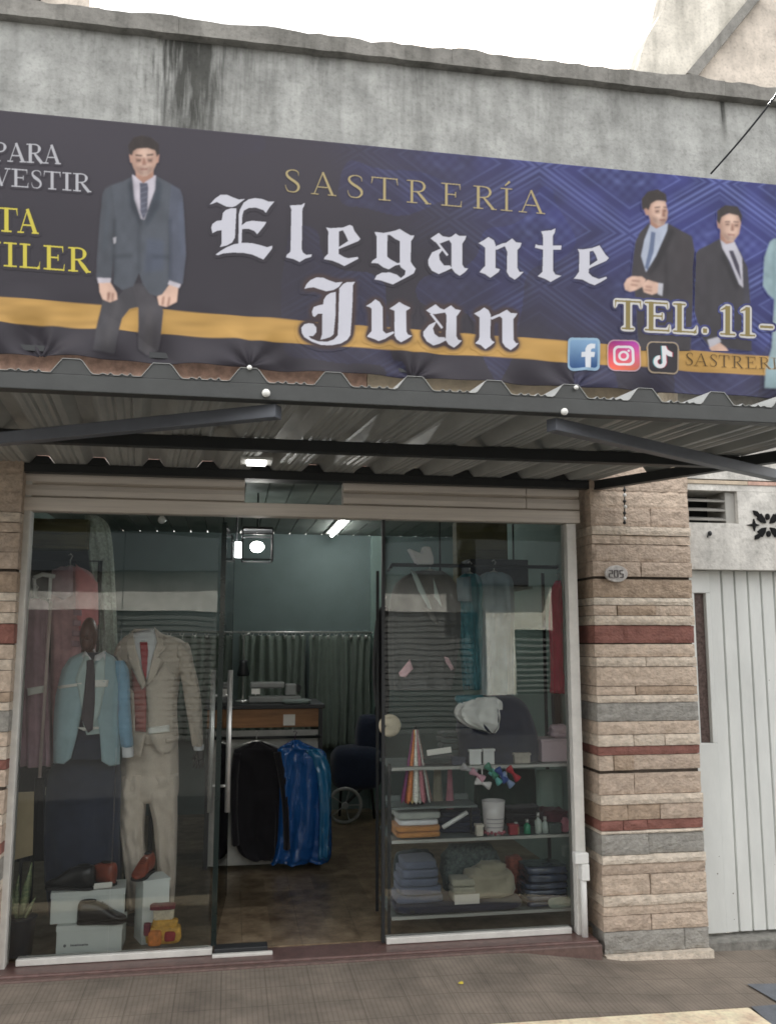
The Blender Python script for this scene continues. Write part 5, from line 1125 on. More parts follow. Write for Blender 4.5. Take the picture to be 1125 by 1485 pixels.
def garment(nm, label, rows, Y, d, mt, cat='garment', seed=0, hang=True, group=None, fold=.10, kf=6):
    r0 = rows[0]; c = P((r0[1] + r0[2]) / 2, r0[0], Y); t = thing(nm, label, cat, c, group)
    lf = Loft(rows, Y, d, n=56, fold=fold, kf=kf, seed=seed, wr=.018); lf.build('body', mt, t)
    if hang: hanger(t, c.x, Y, c.z + .05, abs(P(r0[2], r0[0], Y).x - P(r0[1], r0[0], Y).x) * 1.2)
    return t, lf
g1_, l1 = garment('dress', 'long rose and coral dress on the clothes rack', [(822, 88, 116, .3), (832, 76, 134, .6), (860, 72, 143, .9), (930, 75, 140, 1), (1010, 74, 130, 1), (1110, 70, 118, 1.1)], .55, .07, C_rose, 'dress', 1)
patch([(110, 818), (142, 845), (143, 905), (118, 930), (110, 880)], l1, .010, 'bodice', C_coral, g1_)
patch([(76, 826), (106, 820), (106, 862), (92, 870), (74, 860)], l1, .010, 'collar', C_mauve, g1_)
for i in range(4): patch([(107 - i, 884 + 15 * i), (119 - i, 885 + 15 * i), (119 - i, 893 + 15 * i), (107 - i, 892 + 15 * i)], l1, .012, 'ruffle', C_mauve, g1_)
g2_, l2 = garment('dress', 'dark mauve dress hanging beside the left post with a white tag', [(868, 42, 62, .3), (880, 35, 72, .7), (930, 32, 70, .9), (1000, 29, 73, 1), (1110, 27, 76, 1.1)], .40, .06, C_mauve, 'dress', 4)
patch([(40, 998), (65, 994), (65, 1004), (41, 1009)], l2, .012, 'price_tag', M_tagc, g2_)
tag(MB().tube([P(74, 872, .30), P(66, 1000, .30), P(58, 1128, .30)], .0085, 10).build('wooden_pole', mat('pinkish_pole', (198, 178, 172), rough=.4), smooth=True, origin=P(58, 1128, .3)), 'thin pinkish pole leaning in front of the dark mauve dress', 'pole')
hg = thing('hanger', 'white plastic hanger with a clip above the dark mauve dress', 'hanger', P(62, 835, .42))
MB().tube([P(50, 838, .42), P(62, 833, .42), P(80, 836, .42)], .012, 8).tube([P(50, 838, .42), P(52, 870, .42)], .009, 8).tube([P(74, 838, .42), P(72, 868, .42)], .009, 8).build('hook_bar', M_card, hg, smooth=True)
garment('lace_curtain', 'pale mint lace strip hanging behind the rose dress', [(748, 123, 142), (762, 124, 158), (800, 128, 164), (870, 136, 168), (960, 140, 171), (1060, 140, 172)], .70, .018, C_lace, 'curtain', 2, hang=False, fold=.14, kf=7)
bo = P(129, 922, Yt + .01); hm_ = MB(); M_head = mat('dark_brown_mannequin', (84, 46, 36), rough=.4)
hm_.ball(bo, (.046, .062, .100), 22).ball(bo + Vector((0, -.045, -.035)), (.030, .026, .046), 16).tube([bo + Vector((0, -.06, .0)), bo + Vector((0, -.072, -.022))], [.006, .010], 8)
hm_.build('head', M_head, mt_, smooth=True)
MB().tube([bo + Vector((0, .005, -.06)), bo + Vector((0, .012, -.17))], [.034, .042], 16).build('neck', M_head, mt_, smooth=True)

# cardboard sheet, plant, shoe boxes, shoes
cs = thing('cardboard_sheet', 'tan cardboard sheet standing behind the left post', 'cardboard', (Xof(32, 1246, .22), .22, FZ))
M_cbd = mat('tan_cardboard', (186, 168, 134), rough=.85, var=.08)
a, b, c, d = P(12, 1150, .16), P(50, 1148, .30), P(48, 1240, .30), P(10, 1250, .16)
MB().add([a, b, c, d] + [q + Vector((-.004, .008, 0)) for q in (a, b, c, d)], [(0, 1, 2, 3), (7, 6, 5, 4), (0, 4, 5, 1), (1, 5, 6, 2), (2, 6, 7, 3), (3, 7, 4, 0)]).build('sheet', M_cbd, cs)
MB().tube([(a.x + .06, .26, FZ), (a.x + .06, .26, b.z - .1)], .008, 8).build('prop_stick', M_black, cs)
pt = thing('snake_plant', 'potted snake plant with upright mottled leaves in the left corner of the window', 'plant', (P(30, 1375, .15).x, .15, FZ))
px_, pz_ = pt.location.x, Zof(30, 1332, .15)
MB().lathe((px_, .15, FZ), [(.052, 0), (.066, (pz_ - FZ)), (.072, pz_ - FZ + .004), (.072, pz_ - FZ - .02 + .03), (.06, pz_ - FZ + .008), (.01, pz_ - FZ + .002)], 24).build('pot', mat('dark_blue_pot', (44, 50, 60), rough=.4), pt, smooth=True)
M_leaf = mat('snake_leaf', (96, 118, 84), rough=.45, var=.45, scale=38, stretch=(1, 1, 2.5), c2=(168, 176, 132))
def blade(mb, base, tip, w, twist):
    base, tip = Vector(base), Vector(tip); n = 12; V = []; Fc = []
    for i in range(n + 1):
        t = i / n; c = base.lerp(tip, t) + Vector((.02 * math.sin(math.pi * t) * twist, -.02 * math.sin(t * 3), 0)); ww = w * (.55 + .9 * t * (1 - t) * 2) * (1 - t ** 4) + .0015
        ax = Vector((math.cos(twist + t * .5), math.sin(twist + t * .5), 0)); nn = Vector((-ax.y, ax.x, 0))
        V += [c - ax * ww, c + nn * (.003 - .006 * (1 - t)), c + ax * ww, c + nn * -.004]
    for i in range(n):
        for k in range(4): Fc.append((i * 4 + k, i * 4 + (k + 1) % 4, i * 4 + 4 + (k + 1) % 4, i * 4 + 4 + k))
    Fc += [(3, 2, 1, 0), tuple(n * 4 + k for k in range(4))]; mb.add(V, Fc)
for (bx0, tx, ty, w, tw) in ((30, 47, 1250, .022, .2), (26, 18, 1275, .018, -.4), (34, 34, 1285, .02, .6), (22, 28, 1268, .016, .1), (36, 53, 1300, .012, -.2)):
    lb = MB(); blade(lb, (P(bx0, 1338, .15).x, .15 + .02 * tw, pz_ - .01), P(tx, ty, .15 + .03 * tw), w, tw); lb.build('leaf', M_leaf, pt, smooth=True)
M_box = mat('white_carton', (218, 224, 220), rough=.7, var=.05); M_ink = mat('grey_print', (112, 116, 118), rough=.7)
def carton(label, px0, px1, pyt, pyb, Y, dep, z0=None, lidh=.028, rot=0., group=None, mark=True):
    x0, x1 = Xof(px0, pyb, Y), Xof(px1, pyb, Y); zz0 = FZ + .001 if z0 is None else z0; zz1 = Zof((px0 + px1) / 2, pyt, Y)
    t = thing('shoe_box', label, 'box', ((x0 + x1) / 2, Y + dep / 2, zz0), group); t.rotation_euler = (0, 0, rot); w = (x1 - x0) / 2; cx_, cy_ = t.location.x, t.location.y
    MB().box(cx_ - w + .003, cx_ + w - .003, cy_ - dep / 2 + .003, cy_ + dep / 2 - .003, zz0, zz1 - lidh * .6).build('body', M_box, t, bev=.002)
    MB().box(cx_ - w, cx_ + w, cy_ - dep / 2, cy_ + dep / 2, zz1 - lidh, zz1).build('lid', M_box, t, bev=.002)
    if mark:
        mk = MB(); yy = cy_ - dep / 2 + .001; zm = zz0 + (zz1 - zz0) * .32; mk.lathe((cx_ - w * .72, yy, zm), [(.007, 0), (.007, .0015)], 14, axis='y'); x = cx_ - w * .55
        for i in range(8): ww = .005 + .003 * ((i * 7) % 3); mk.box(x, x + ww, yy - .001, yy + .003, zm - .004, zm + .003 + .002 * (i % 3 == 0)); x += ww + .003
        mk.build('print', M_ink, t)
    return t, zz1
_, zb1 = carton('lower white shoe box standing on the floor of the left window', 80, 177, 1341, 1382, .10, .19, mark=True)
_, zb2 = carton('upper white shoe box, turned a little, with black shoes on its lid', 70, 178, 1292, 1340, .14, .18, z0=zb1 + .001, rot=.08, mark=False)
_, zb3 = carton('tall white carton standing on end beside the beige trousers', 196, 238, 1276, 1368, .20, .15, lidh=.012, rot=.35, mark=True)
def shoe(label, base, length, yaw, mt, group=None, lift=0.):
    """low shoe: lofted upper over a sole, toe along +x before turning"""
    t = thing('shoe', label, 'shoe', base, group); t.rotation_euler = (0, 0, yaw); s = length; b = Vector(base)
    st = [(-.50, .06, .10, .36), (-.46, .12, .20, .44), (-.36, .145, .30, .46), (-.20, .14, .28, .44), (-.05, .14, .20, .40), (.12, .16, .17, .30), (.28, .175, .13, .18), (.40, .15, .10, .13), (.48, .08, .06, .09), (.50, .03, .03, .07)]
    st = catmull([(a, b_, c_, d_) for a, b_, c_, d_ in st], 3); V = []; Fc = []; n = 16
    for (u, w, hh, top) in st:
        for k in range(n):
            a = 2 * math.pi * k / n; z = math.sin(a); y = math.cos(a); V.append(b + Vector((u * s, y * abs(y) ** -.3 * w * s if abs(y) > 1e-3 else 0, s * (.045 + top * .5 * (z + 1) * .92))))
    m_ = len(st)
    for i in range(m_ - 1):
        for k in range(n): Fc.append((i * n + k, i * n + (k + 1) % n, (i + 1) * n + (k + 1) % n, (i + 1) * n + k))
    Fc += [tuple(range(n - 1, -1, -1)), tuple((m_ - 1) * n + k for k in range(n))]
    MB().add(V, Fc).build('upper', mt, t, smooth=True)
    V = []; top = []; pr = [(u * s, w * s * 1.06) for u, w, _, _ in st]; ol = [(x, w) for x, w in pr] + [(x, -w) for x, w in reversed(pr)]; n = len(ol)
    V = [b + Vector((x, y, z)) for z in (0, .05 * s) for x, y in ol]
    MB().add(V, [tuple(range(n - 1, -1, -1)), tuple(range(n, 2 * n))] + [(i, (i + 1) % n, n + (i + 1) % n, n + i) for i in range(n)]).build('sole', M_sole, t)
    op = MB(); op.ball(b + Vector((-.27 * s, 0, .455 * s)), (.15 * s, .085 * s, .022 * s), 14); op.build('opening', M_dark, t, smooth=True)
    lc = MB()
    for i in range(4): lc.tube([b + Vector(((.0 + .045 * i) * s, -.07 * s, (.385 - .03 * i) * s)), b + Vector(((.0 + .045 * i) * s, 0, (.42 - .034 * i) * s)), b + Vector(((.0 + .045 * i) * s, .07 * s, (.385 - .03 * i) * s))], .006 * s, 6)
    lc.build('laces', M_sole, t, smooth=True); return t
shoe('black lace-up shoe standing on the lower shoe box edge', (P(148, 1343, .12).x, .115, zb1 + .002), .235, -.08, M_leat)
shoe('black shoe lying toe to the left on the upper shoe box', (P(102, 1296, .2).x, .19, zb2 + .002), .25, math.pi - .25, M_leat)
shoe('brown shoe behind the black one on the upper shoe box', (P(138, 1292, .27).x, .265, zb2 + .002), .24, math.pi - .5, M_brnl)
shoe('reddish brown shoe facing out on top of the tall white carton', (P(208, 1277, .27).x, .275, zb3 + .002), .22, -math.pi / 2 - .25, M_brnl)
tg = thing('price_card', 'small white price card leaning by the black shoe on the upper box', 'card', (P(148, 1292, .16).x, .155, zb2 + .001))
MB().beam((tg.location.x - .045, .155, zb2 + .016), (tg.location.x + .05, .158, zb2 + .02), .004, .026, up=(0, .25, 1)).build('card', M_tagc, tg)
# stack of coloured bow tie boxes
bs = thing('trinket_stack', 'small stack of yellow, red and maroon patterned trinkets in front of the tall carton', 'trinkets', (P(234, 1370, .11).x, .12, FZ))
cols = {'yellow': (206, 158, 62), 'red': (156, 40, 48), 'maroon': (110, 30, 48), 'cream': (206, 196, 172), 'orange': (214, 130, 60)}
TM = {k: mat('trinket_' + k, v, rough=.6, var=.3, scale=40) for k, v in cols.items()}
def slab(px0, px1, pyt, pyb, Y, dep, k, nm):
    z0_, z1_ = Zof((px0 + px1) / 2, pyb, Y), Zof((px0 + px1) / 2, pyt, Y); MB().soft(Xof(px0, pyb, Y), Xof(px1, pyb, Y), Y, Y + dep, max(z0_, FZ), z1_, e=.4, amp=.004, fr=40, n=18).build(nm, TM[k], bs, smooth=True)
slab(210, 262, 1345, 1371, .09, .08, 'yellow', 'base'); slab(214, 234, 1350, 1373, .078, .02, 'orange', 'bow'); slab(238, 254, 1352, 1366, .078, .02, 'red', 'bow'); slab(208, 218, 1340, 1358, .08, .03, 'maroon', 'bow'); slab(220, 258, 1335, 1347, .10, .06, 'yellow', 'middle')
slab(222, 252, 1318, 1336, .11, .04, 'cream', 'ring'); slab(217, 254, 1312, 1321, .10, .05, 'maroon', 'cap')

# --- back of the shop: curtains, counter, lantern
cr0, cr1 = Xof(335, 915, YB - .12), Xof(540, 915, YB - .12); crz = Zof(440, 917, YB - .12)
rod = thing('curtain_rod', 'thin pale curtain rod along the back wall with both green curtains on it', 'rod', ((cr0 + cr1) / 2, YB - .12, crz))
MB().tube([(cr0 - .6, YB - .12, crz), (cr1, YB - .12, crz)], .010, 10).build('rod', M_steel, rod, smooth=True)
rb_ = MB()
for x in (cr0 - .5, (cr0 + cr1) / 2, cr1 - .02): rb_.beam((x, YB - .12, crz), (x, YB, crz), .012, .012)
rb_.build('bracket', M_steel, rod)
C_cur = cloth('sage_curtain', (118, 130, 120), var=.1, sheen=.1)
def curtain(label, a, b, pyb, seed, nf):
    x0, x1 = Xof(a, 1000, YB - .12), Xof(b, 1000, YB - .12); zb_ = Zof((a + b) / 2, pyb, YB - .12); t = thing('curtain', label, 'curtain', ((x0 + x1) / 2, YB - .12, crz), 'curtains on the back wall')
    nx_, nz_ = 90, 20; V = []; Fc = []; rn = random.Random(seed); ph = rn.random() * 6
    for j in range(nz_ + 1):
        z = crz - .03 + (zb_ - crz + .03) * j / nz_
        for i in range(nx_ + 1):
            u = i / nx_; V.append((x0 + (x1 - x0) * u + .006 * math.sin(9 * u + j * .3), YB - .12 + (.018 + .014 * j / nz_) * math.sin(u * nf * 2 * math.pi + ph + .6 * math.sin(u * 7 + j * .08)) + .01 * math.sin(u * 31 + seed), z))
    for j in range(nz_):
        for i in range(nx_): k = j * (nx_ + 1) + i; Fc.append((k, k + 1, k + nx_ + 2, k + nx_ + 1))
    MB().add(V, Fc).build('cloth', C_cur, t, smooth=True, solid=.004)
    rg = MB()
    for i in range(8): x = x0 + (x1 - x0) * (i + .5) / 8; rg.tube([(x + .016 * math.cos(q), YB - .12, crz - .012 + .022 * math.sin(q)) for q in np.linspace(0, 2 * math.pi, 13)[:-1]], .004, 6, closed=True); rg.box(x - .012, x + .012, YB - .13, YB - .11, crz - .06, crz - .025)
    rg.build('ring', M_steel, t, smooth=True)
curtain('sage green curtain behind the sewing counter', 345, 443, 1085, 1, 8); curtain('sage green curtain between the counter and the pale wall edge', 447, 536, 1085, 5, 7); curtain('sage green curtain seen through the left glass', 178, 325, 1075, 8, 10)
MB().box(Xof(538, 950, YB - .06), Xof(556, 950, YB - .06), YB - .07, YB - .002, FZ, ZF1 - .01).build('wall_pilaster', M_mint, shop, bev=.004)
Yc = 1.62; cx0, cx1 = Xof(300, 1050, Yc), Xof(468, 1050, Yc); cz1 = Zof(400, 1022, Yc); czd = Zof(400, 1055, Yc)
ct = thing('sewing_counter', 'dark topped sewing counter with an orange wood drawer and white front', 'counter', ((cx0 + cx1) / 2, Yc + .3, FZ))
MB().box(cx0 - .02, cx1 + .012, Yc - .02, Yc + .62, cz1 - .028, cz1).build('top', M_black, ct, bev=.003)
MB().box(cx0, cx1 - .03, Yc, Yc + .6, czd, cz1 - .029).build('drawer', M_wood, ct, bev=.003)
MB().box(cx1 - .029, cx1, Yc + .01, Yc + .6, FZ, cz1 - .029).build('side_panel', M_black, ct); MB().box(cx0, cx0 + .03, Yc + .012, Yc + .6, FZ, czd - .001).build('side_panel', M_black, ct)
MB().box(cx0 + .031, cx1 - .03, Yc + .02, Yc + .04, FZ + .02, czd - .02).build('front_panel', mat('grey_white_panel', (182, 182, 176), rough=.6), ct)
MB().pbox(411, 1036, 428, 1052, Yc - .004, .003).build('label', M_tagc, ct)
MB().tube([(cx0 + .04, Yc - .06, Zof(400, 1068, Yc)), (cx1 - .02, Yc - .06, Zof(400, 1068, Yc))], .01, 10).tube([(cx1 - .04, Yc - .06, Zof(400, 1068, Yc)), (cx1 - .04, Yc + .02, Zof(400, 1068, Yc))], .008, 8).tube([(cx0 + .06, Yc - .06, Zof(400, 1068, Yc)), (cx0 + .06, Yc + .02, Zof(400, 1068, Yc))], .008, 8).build('rail', M_black, ct, smooth=True)
sm = thing('sewing_machine', 'grey sewing machine on the counter in front of the curtain', 'sewing machine', (P(395, 1020, Yc + .25).x, Yc + .25, cz1)); x = sm.location.x; y = Yc + .25; M_mach = mat('grey_machine', (150, 152, 150), rough=.4)
MB().box(x - .17, x + .2, y - .07, y + .07, cz1 + .001, cz1 + .045).build('bed', M_mach, sm, bev=.008)
MB().box(x + .09, x + .17, y - .05, y + .05, cz1 + .046, cz1 + .13).box(x - .16, x + .085, y - .045, y + .045, cz1 + .10, cz1 + .145).build('arm', M_mach, sm, bev=.012)
MB().box(x - .15, x - .09, y - .035, y + .035, cz1 + .06, cz1 + .099).tube([(x - .12, y, cz1 + .06), (x - .12, y, cz1 + .047)], .004, 6).build('needle_head', M_steel, sm)
MB().lathe((x + .175, y, cz1 + .10), [(.03, 0), (.03, .012)], 16, axis='y').build('hand_wheel', M_black, sm)
pf = thing('folded_fabric', 'flat folded pale fabric on the counter beside the sewing machine', 'fabric', (P(430, 1020, Yc + .08).x, Yc + .1, cz1))
MB().soft(pf.location.x - .1, pf.location.x + .1, Yc + .02, Yc + .16, cz1 + .001, cz1 + .03, e=.4, amp=.004, fr=20).build('cloth', cloth('grey_fabric', (140, 152, 148)), pf, smooth=True)
df = thing('desk_lamp', 'slim dark lamp with a hanging shade on the counter by the door edge', 'lamp', (P(352, 1020, Yc + .3).x, Yc + .3, cz1)); x = df.location.x
MB().lathe((x, Yc + .3, cz1), [(.05, 0), (.05, .012), (.012, .02)], 20).tube([(x, Yc + .3, cz1 + .01), (x, Yc + .3, Zof(352, 922, Yc + .3)), (x + .04, Yc + .27, Zof(352, 918, Yc + .3))], .007, 8).build('stand', M_steel, df, smooth=True)
zl = Zof(352, 957, Yc + .3); MB().lathe((x, Yc + .3, zl), [(.03, 0), (.028, -.03), (.045, -.1), (.04, -.115), (.0, -.115)], 20).build('lamp_shade', M_black, df, smooth=True)
# hanging jackets on the counter rail
Yh = Yc - .075
bj = thing('jacket', 'black jacket hanging from the counter rail', 'jacket', P(372, 1076, Yh)); lf = Loft([(1075, 366, 380, .5), (1078, 360, 386, .7), (1084, 346, 399, .9), (1092, 339, 406, 1), (1140, 338, 408, .9), (1190, 340, 406, .85), (1225, 344, 404, .8), (1240, 352, 402, .75), (1247, 364, 396, .7)], Yh, .040, fold=.1, kf=5, seed=3, wr=.025); lf.build('body', C_blk, bj)
Loft([(1090, 396, 408, .7), (1120, 402, 414), (1160, 408, 418), (1212, 410, 420), (1230, 410, 421)], Yh - .02, .05, n=20, fold=.03, kf=3, seed=2, wr=.012).build('sleeve', C_blk, bj)
Loft([(1092, 338, 350, .7), (1130, 334, 346), (1180, 334, 345), (1225, 336, 347)], Yh - .02, .05, n=20, fold=.03, kf=3, seed=7, wr=.012).build('sleeve', C_blk, bj)
hanger(bj, bj.location.x, Yh, bj.location.z + .05, .3)
M_plast = mat('blue_plastic_wrap', (36, 92, 158), rough=.22, var=.09, scale=6, bump=.85, bscale=40, stretch=(1, 1, .3), coat=.35)
gb = thing('garment_bag', 'glossy bright blue plastic garment bag hanging from the counter rail', 'garment bag', P(428, 1075, Yh - .01)); lf = Loft([(1073, 424, 434, .5), (1077, 418, 440, .7), (1084, 406, 456, .9), (1094, 402, 472, 1), (1140, 406, 477, .85), (1200, 406, 478, .8), (1240, 400, 476, .8), (1252, 394, 470, .7)], Yh - .012, .040, fold=.2, kf=6, seed=5, wr=.03, wf=30); lf.build('bag', M_plast, gb)
Loft([(1086, 440, 462, .5), (1110, 455, 478, .9), (1150, 461, 480, 1), (1200, 462, 479, 1), (1244, 460, 476, 1)], Yh - .04, .05, n=22, fold=.14, kf=5, seed=8, wr=.035, wf=22).build('sleeve', mat('teal_plastic_wrap', (44, 116, 160), rough=.18, var=.07, bump=.5, bscale=34, stretch=(1, 1, .3), coat=.35), gb)
hanger(gb, gb.location.x, Yh, gb.location.z + .045, .2, mat('purple_hanger', (86, 48, 84), rough=.4))
# lantern
ltz = P(373, 795, 1.25); lt = thing('pendant_lantern', 'black caged pendant lantern with a glowing bulb in the doorway', 'lamp', ltz)
hw_ = abs(Xof(395, 795, 1.25) - Xof(352, 795, 1.25)) / 2; zt_, zb_ = Zof(373, 769, 1.25), Zof(373, 813, 1.25); lb = MB(); yy = 1.25
for sx_ in (-1, 1):
    for sy in (-1, 1): lb.beam((ltz.x + sx_ * hw_, yy + sy * hw_, zb_), (ltz.x + sx_ * hw_, yy + sy * hw_, zt_), .010, .010, up=(0, 1, 0))
for z in (zb_, zt_, zt_ - .035):
    for s_ in (-1, 1): lb.beam((ltz.x - hw_, yy + s_ * hw_, z), (ltz.x + hw_, yy + s_ * hw_, z), .009, .009); lb.beam((ltz.x + s_ * hw_, yy - hw_, z), (ltz.x + s_ * hw_, yy + hw_, z), .009, .009)
lb.box(ltz.x - hw_, ltz.x + hw_, yy - hw_, yy + hw_, zt_ + .005, zt_ + .012).build('cage', M_black, lt)
MB().tube([(ltz.x, yy, zt_ + .01), (ltz.x, yy, ZF1)], .006, 8).build('cord', M_black, lt)
M_bulb = mat('lit_bulb', (255, 252, 244), emit=30.)
MB().ball((ltz.x, yy, (zt_ + zb_) / 2 - .01), (.045, .045, .036), 18).build('bulb', M_bulb, lt, smooth=True)
l2z = P(343, 797, 1.45); lt2 = thing('wall_light', 'small square glowing light just beyond the open door edge', 'lamp', l2z)
MB().box(l2z.x - .045, l2z.x + .045, 1.44, 1.5, l2z.z - .05, l2z.z + .05).build('diffuser', mat('lit_panel', (250, 255, 255), emit=14.), lt2, bev=.008)
MB().tube([(l2z.x, 1.47, l2z.z + .05), (l2z.x, 1.47, ZF1)], .006, 8).build('cord', M_black, lt2)
tz_ = P(493, 763, 2.75); tl = thing('tube_light', 'bright tube light on the slatted shop ceiling above the doorway', 'lamp', (tz_.x, 2.9, ZF1))
MB().box(tz_.x - .05, tz_.x + .05, 2.45, 3.4, ZF1 - .012, ZF1 - .001).build('housing', M_white, tl)
MB().tube([(tz_.x, 2.48, ZF1 - .028), (tz_.x, 3.37, ZF1 - .028)], .016, 12).build('tube', mat('lit_tube_white', (255, 255, 255), emit=17.), tl, smooth=True)
sb_ = P(235, 754, .13); bl_ = thing('ceiling_bulb', 'small round white bulb under the shutter above the beige mannequin', 'bulb', sb_)
MB().ball(sb_, .021, 14).build('globe', mat('white_globe', (244, 244, 240), rough=.3), bl_, smooth=True); MB().tube([sb_ + Vector((0, 0, .018)), (sb_.x, sb_.y, zb + .02)], .012, 10).build('socket', M_white, bl_, smooth=True)
# wheelchair-like pushchair deep in the shop
Yw = 2.95; wc = P(500, 1168, Yw); ps = thing('pushchair', 'dark navy folded pushchair with a pale grey wheel at the back of the shop', 'pushchair', (wc.x, Yw, FZ)); wr = (wc.z - FZ) if wc.z - FZ < .2 else .11
wm = MB(); wcz = FZ + wr; wm.tube([(wc.x + (wr - .014) * math.cos(q), Yw, wcz + (wr - .014) * math.sin(q)) for q in np.linspace(0, 2 * math.pi, 29)[:-1]], .014, 10, closed=True)
wh = wm.build('wheel', mat('grey_rubber', (150, 150, 146), rough=.6), ps, smooth=True); hb = MB().lathe((wc.x, Yw - .012, wcz), [(.026, -.02), (.03, 0), (.026, .02)], 16, axis='y')
for q in range(5): hb.beam((wc.x, Yw, wcz), (wc.x + (wr - .02) * math.cos(q * 1.257), Yw, wcz + (wr - .02) * math.sin(q * 1.257)), .008, .008, up=(0, 1, 0))
hb.build('hub', M_mach, wh)
MB().soft(Xof(484, 1120, Yw), Xof(560, 1120, Yw), Yw + .05, Yw + .4, Zof(520, 1150, Yw), Zof(520, 1085, Yw), e=.5, amp=.01).build('seat', C_navy, ps, smooth=True)
MB().soft(Xof(522, 1090, Yw), Xof(562, 1090, Yw), Yw + .15, Yw + .4, Zof(520, 1130, Yw), Zof(520, 1040, Yw), e=.6, amp=.012).build('backrest', C_navy, ps, smooth=True)
MB().tube([(wc.x, Yw + .02, wcz), (Xof(540, 1140, Yw), Yw + .2, Zof(540, 1140, Yw)), (Xof(556, 1040, Yw), Yw + .4, Zof(556, 1030, Yw))], .012, 8).tube([(Xof(548, 1150, Yw), Yw + .2, FZ), (Xof(540, 1140, Yw), Yw + .2, Zof(540, 1100, Yw))], .012, 8).tube([(wc.x, Yw + .35, FZ), (wc.x, Yw + .2, Zof(500, 1120, Yw))], .012, 8).build('frame', M_black, ps, smooth=True)

# --- right window: shelves, rail and clothes
Yr = .14; sx0, sx1 = Xof(568, 1200, Yr), Xof(829, 1200, Yr); sd = .42
un = thing('display_shelf', 'dark framed display shelves with pale edged boards behind the right window pane', 'shelves', ((sx0 + sx1) / 2, Yr, FZ))
zS = [Zof(700, q, Yr) for q in (1110, 1214, 1323)]
for x in (sx0 - .02, sx1 + .006):
    for y in (Yr + .005, Yr + sd - .02): MB().box(x, x + .016, y, y + .016, FZ, Zof(700, 822, Yr) if y > .3 else zS[0] + .02).build('post', M_black, un)
M_shelf = mat('pale_shelf_edge', (178, 180, 174), rough=.35, var=.06); M_shb = mat('grey_shelf_board', (112, 122, 120), rough=.4)
for z in zS:
    MB().box(sx0, sx1, Yr - .004, Yr + .008, z - .016, z - .0005).build('shelf_edge', M_shelf, un); MB().box(sx0, sx1, Yr + .009, Yr + sd - .022, z - .014, z - .001).build('shelf', M_shb, un)
zh = Zof(610, 1170, Yr); xh1 = Xof(692, 1170, Yr)
MB().box(sx0, xh1, Yr, Yr + .2, zh - .012, zh - .001).box(sx0, xh1, Yr + .19, Yr + .2, zh - .011, zh + .03, ).build('half_shelf', M_shb, un)
MB().tube([(xh1 - .01, Yr + .1, zh - .01), (xh1 - .01, Yr + .1, zS[1])], .006, 8).tube([(sx0 + .02, Yr + .15, zh - .01), (sx0 + .02, Yr + .15, zS[1])], .006, 8).build('half_shelf_leg', M_black, un)
Yg = .40; ra_, rb2 = Xof(568, 821, Yg), Xof(826, 821, Yg); rz_ = Zof(700, 821, Yg)
MB().tube([(ra_, Yg, rz_), (rb2, Yg, rz_)], .011, 10).build('hanging_rail', M_black, un, smooth=True)
for x in (ra_ + .005, rb2 - .005): MB().tube([(x, Yg, rz_), (x, Yr + sd - .012, rz_ - .02)], .009, 8).build('rail_bracket', M_black, un, smooth=True)
C_grey = cloth('charcoal_wool', (96, 98, 98), var=.12); C_lb = cloth('blue_grey_shirt_cloth', (128, 150, 160)); C_tl = cloth('teal_satin', (54, 120, 132), rough=.55); C_crim = cloth('crimson_cloth', (186, 26, 70), rough=.7)
gj, lg = garment('jacket', 'charcoal jacket with pale pink cuffs hanging at the left of the rail', [(828, 604, 642, .4), (838, 584, 655, .7), (856, 570, 664, .95), (900, 564, 668, 1), (960, 564, 662, 1), (1000, 566, 655, 1)], Yg, .075, C_grey, 'jacket', 3, fold=.05)
patch([(594, 824), (604, 832), (622, 872), (632, 905), (620, 880), (606, 856)], lg, .010, 'lapel', C_pale, gj); patch([(628, 838), (636, 862), (640, 880), (630, 866)], lg, .010, 'lapel', C_pale, gj)
patch([(614, 880), (626, 884), (636, 906), (626, 900)], lg, .012, 'lapel', cloth('grey_lapel', (122, 122, 120)), gj)
M_pinkc = mat('pink_cuff', (226, 190, 196), rough=.8); patch([(578, 976), (594, 956), (599, 970), (588, 982), (580, 981)], lg, .02, 'cuff', M_pinkc, gj); patch([(644, 952), (650, 954), (658, 970), (654, 972), (646, 960)], lg, .02, 'cuff', M_pinkc, gj)
cl = thing('shirt_collar', 'white folded shirt collar standing on the rail above the charcoal jacket', 'collar', P(611, 818, Yg - .02)); MB().prism(poly_at([(593, 795), (612, 803), (615, 792), (624, 793), (629, 808), (629, 818), (606, 818)], Yg - .05), Yg - .05, Yg + .03).build('collar', C_shirt, cl, bev=.006)
g3_, l3 = garment('shirt', 'teal satin shirt hanging beside the charcoal jacket', [(832, 672, 690, .4), (842, 664, 698, .7), (880, 664, 700, 1), (930, 666, 698, 1), (1000, 672, 697, 1.05)], Yg + .01, .05, C_tl, 'shirt', 6)
patch([(662, 838), (682, 836), (684, 872), (662, 872)], l3, .012, 'yoke', C_lb, g3_)
g4_, l4 = garment('shirt', 'blue grey shirt hanging under the dark loudspeaker', [(830, 704, 728, .4), (840, 694, 742, .7), (880, 694, 745, 1), (940, 696, 744, 1), (1010, 696, 744, 1.05)], Yg + .03, .05, C_lb, 'shirt', 8)
g5_, l5 = garment('dress', 'crimson garment hanging at the right end of the rail', [(842, 806, 814, .4), (856, 800, 821, .7), (900, 797, 824, 1), (950, 799, 826, 1), (1005, 800, 828, 1.05)], Yg - .02, .05, C_crim, 'dress', 2)
g6_, l6 = garment('trousers', 'black trousers hanging behind the crimson garment', [(850, 800, 818, .5), (900, 798, 824, 1), (1000, 800, 828, 1), (1050, 802, 828, 1)], Yg + .05, .05, C_blk, 'trousers', 5)
